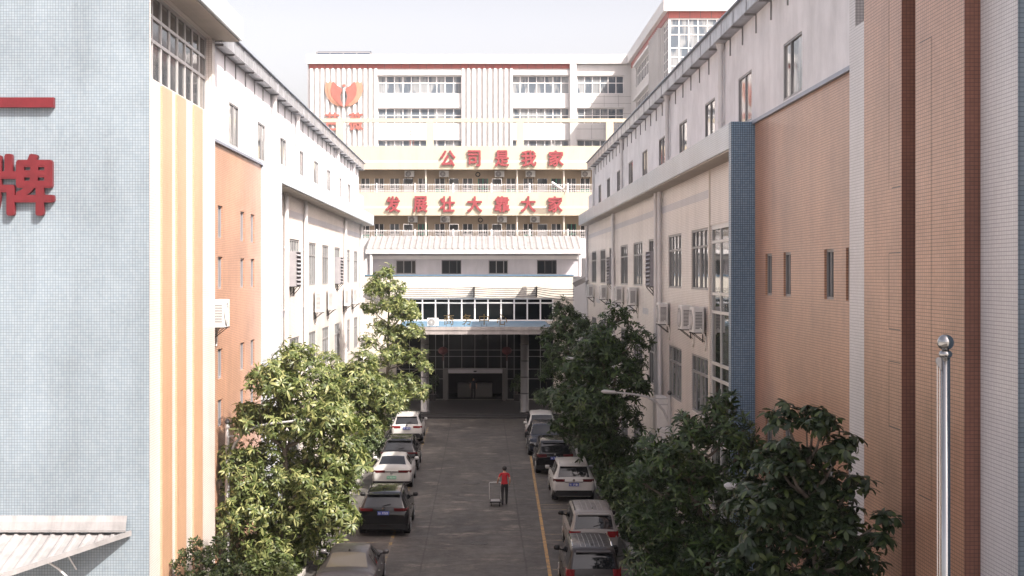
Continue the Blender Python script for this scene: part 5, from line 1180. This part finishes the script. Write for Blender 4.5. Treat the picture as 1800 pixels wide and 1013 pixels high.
tree('broad sunlit mango tree with drooping leaves beside the orange wall', 'tree', -6.8, 46.5,
     [(520, 632, 42), (482, 668, 46), (556, 690, 56), (455, 738, 44), (512, 745, 60), (598, 735, 44), (575, 775, 62), (432, 815, 46), (492, 835, 66), (560, 850, 62), (612, 800, 40), (445, 895, 50), (515, 915, 62), (585, 905, 44), (545, 965, 46), (470, 965, 44), (415, 850, 30), (410, 905, 34), (425, 960, 36)], 132, mango, 'leaf_mango', .6, 1.2, .55, trunk_r=.16, xlim=-8.75)
tree('low sunlit mango tree with pale young leaves between two taller trees', 'tree', -6.3, 62.0,
     [(640, 640, 30), (612, 672, 42), (662, 692, 44), (690, 705, 26), (625, 728, 46), (590, 690, 34), (585, 640, 26), (655, 745, 30), (575, 740, 34), (625, 690, 40)], 120, mango, 'leaf_mango', .6, 1.2, .5)
tree('tall slender sunlit tree in tiers standing beside the entrance column', 'tree', -6.1, 84.0,
     [(679, 482, 20), (662, 508, 22), (703, 506, 20), (690, 535, 20), (654, 540, 22), (712, 548, 28), (672, 575, 22), (700, 588, 24), (648, 600, 20), (724, 582, 18), (730, 625, 18), (690, 625, 26), (655, 640, 20), (746, 645, 14), (712, 672, 26), (738, 690, 18), (672, 670, 24), (640, 660, 18), (700, 715, 24)], 92, mango_far, 'leaf_mango', .7, 1.15, .5, depth=.7)
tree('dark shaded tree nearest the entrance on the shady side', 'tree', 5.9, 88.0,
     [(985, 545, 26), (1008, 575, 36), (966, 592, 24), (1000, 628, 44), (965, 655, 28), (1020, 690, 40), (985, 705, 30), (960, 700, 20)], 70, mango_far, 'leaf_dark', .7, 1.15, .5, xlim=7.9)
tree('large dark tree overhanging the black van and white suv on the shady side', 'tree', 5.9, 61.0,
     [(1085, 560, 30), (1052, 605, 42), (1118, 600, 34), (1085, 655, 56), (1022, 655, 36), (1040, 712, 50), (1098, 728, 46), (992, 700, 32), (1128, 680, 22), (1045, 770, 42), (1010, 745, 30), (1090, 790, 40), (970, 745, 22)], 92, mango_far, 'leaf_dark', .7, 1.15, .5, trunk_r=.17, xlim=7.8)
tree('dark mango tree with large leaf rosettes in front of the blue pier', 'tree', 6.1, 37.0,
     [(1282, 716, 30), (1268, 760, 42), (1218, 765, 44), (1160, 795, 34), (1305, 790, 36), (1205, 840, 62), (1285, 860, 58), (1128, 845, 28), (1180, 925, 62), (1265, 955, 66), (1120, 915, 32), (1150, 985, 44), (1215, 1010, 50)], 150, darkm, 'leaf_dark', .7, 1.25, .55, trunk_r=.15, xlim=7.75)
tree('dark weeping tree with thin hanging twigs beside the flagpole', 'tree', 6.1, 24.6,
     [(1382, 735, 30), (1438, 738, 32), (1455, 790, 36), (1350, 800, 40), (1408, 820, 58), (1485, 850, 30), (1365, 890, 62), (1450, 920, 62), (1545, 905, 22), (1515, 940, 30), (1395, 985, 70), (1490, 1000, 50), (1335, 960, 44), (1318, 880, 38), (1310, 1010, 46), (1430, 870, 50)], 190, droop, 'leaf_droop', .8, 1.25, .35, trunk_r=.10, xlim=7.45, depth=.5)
def shrub(label, x, Y, lobes, dens, mat, temps, cat='shrub', group=None, s0=.8, s1=1.3, name='shrub'):
    t = thing(name, label, cat, (x, Y, 0), 0, group); C, N = lobe_points(lobes, dens, .55, -.6); k_ = C[:, 2] > .08; C, N = C[k_], N[k_]
    V, Q, T = scatter(C, N, temps, s0, s1, .7); np_mesh('foliage', V - np.array([x, Y, 0]), Q, T, mat, t); m = MB()
    for l in lobes: m.tube([(x, Y, .02), ((x + l[0]) / 2, (Y + l[1]) / 2, l[2] * .5), (l[0], l[1], l[2])], [.04, .03, .012], 5)
    m.build('stem', 'bark', t); return t
shrub('loose dark green shrub at the foot of the yellow pilasters', -7.45, 38.2, [(-8.05, 38.0, 2.0, .5), (-7.5, 38.3, 1.9, .65), (-6.9, 38.2, 1.6, .6), (-7.7, 38.0, 1.1, .8), (-6.7, 38.4, .9, .75), (-7.1, 37.6, .8, .8), (-8.1, 37.7, 1.0, .5), (-7.9, 37.8, 2.55, .22), (-7.25, 38.2, 2.5, .28)], 430, 'leaf_shrub', small)
HG = 'clipped shrubs on the sunny bed'
for x, y, r_, z, lab in ((-5.95, 88.0, 1.15, 2.3, 'big round clipped shrub beside the tall slender tree'), (-6.1, 73.0, .95, 1.75, 'round clipped shrub beside the black suv in the row'), (-6.6, 66.5, .8, 1.0, 'low round shrub beside the white sedan')):
    shrub(lab, x, y, [(x, y, z, r_), (x - .3, y + .6, z * .6, r_ * .9), (x + .05, y - .6, z * .55, r_ * .9), (x, y, z * .35, r_)], 300, 'leaf_shrub', hedge_t, 'shrub', HG)
DG2 = 'dark shrubs on the shady bed'
for x, y, r_, z, lab in ((6.3, 33.0, .9, .9, 'dark shrub under the weeping tree'), (6.2, 43.5, .9, .9, 'dark shrub beside the brown minivan'), (6.2, 51.5, 1.0, 1.0, 'dark shrub beside the silver minivan'), (6.3, 58.5, 1.0, 1.1, 'dark shrub beside the white suv on the shady kerb'), (6.2, 70.0, 1.0, 1.1, 'dark shrub beside the black van'), (6.2, 79.5, 1.0, 1.1, 'dark shrub beside the navy suv')):
    shrub(lab, x, y, [(x, y - .9, z, r_), (x - .1, y + .7, z * .9, r_), (x, y, z * .5, r_ * 1.1), (x + .3, y + 1.9, z * .8, r_ * .9)], 170, 'leaf_dark', hedge_t, 'shrub', DG2, 1.2, 1.9)
# ground cover on the beds, too fine to count
def cover(name, x0, x1, y0, y1, n, mat, hmax, temps):
    C = np.stack([RNG.uniform(x0, x1, n), RNG.uniform(y0, y1, n), np.zeros(n)], 1)
    C[:, 2] = .08 + hmax * RNG.random(n) ** .7 * (.55 + .45 * np.sin(C[:, 1] * .9 + 2 * np.sin(C[:, 0] * 2)))
    N = np.tile(np.array([0, 0, 1.0]), (n, 1)) + RNG.normal(0, .4, (n, 3)); V, Q, T = scatter(C, N, temps, .9, 1.7, .6)
    tag(np_mesh(name, V, Q, T, mat), kind='stuff')
cover('ground_cover', -7.6, -6.0, 36, 93, 5200, 'leaf_hedge', .75, hedge_t)
cover('ground_cover', 5.5, 7.7, 26, 93, 3800, 'leaf_dark', .55, hedge_t)
# potted plants by the doorway
for x, lab in ((-3.75, 'potted bushy plant left of the glass doorway'), (2.75, 'potted bushy plant right of the glass doorway')):
    t = shrub(lab, x, 105.4, [(x, 105.4, 1.7, .42), (x - .15, 105.4, 1.25, .4), (x + .1, 105.3, 2.1, .3)], 200, 'leaf_dark', hedge_t, 'potted plant', 'potted plants by the doorway', 1.0, 1.6, 'potted_plant')
    m = MB(); m.lathe((x, 105.4, .3), [(.22, 0), (.30, .5), (.32, .52), (.28, .5)], 16); m.build('pot', 'stone_dark', t)
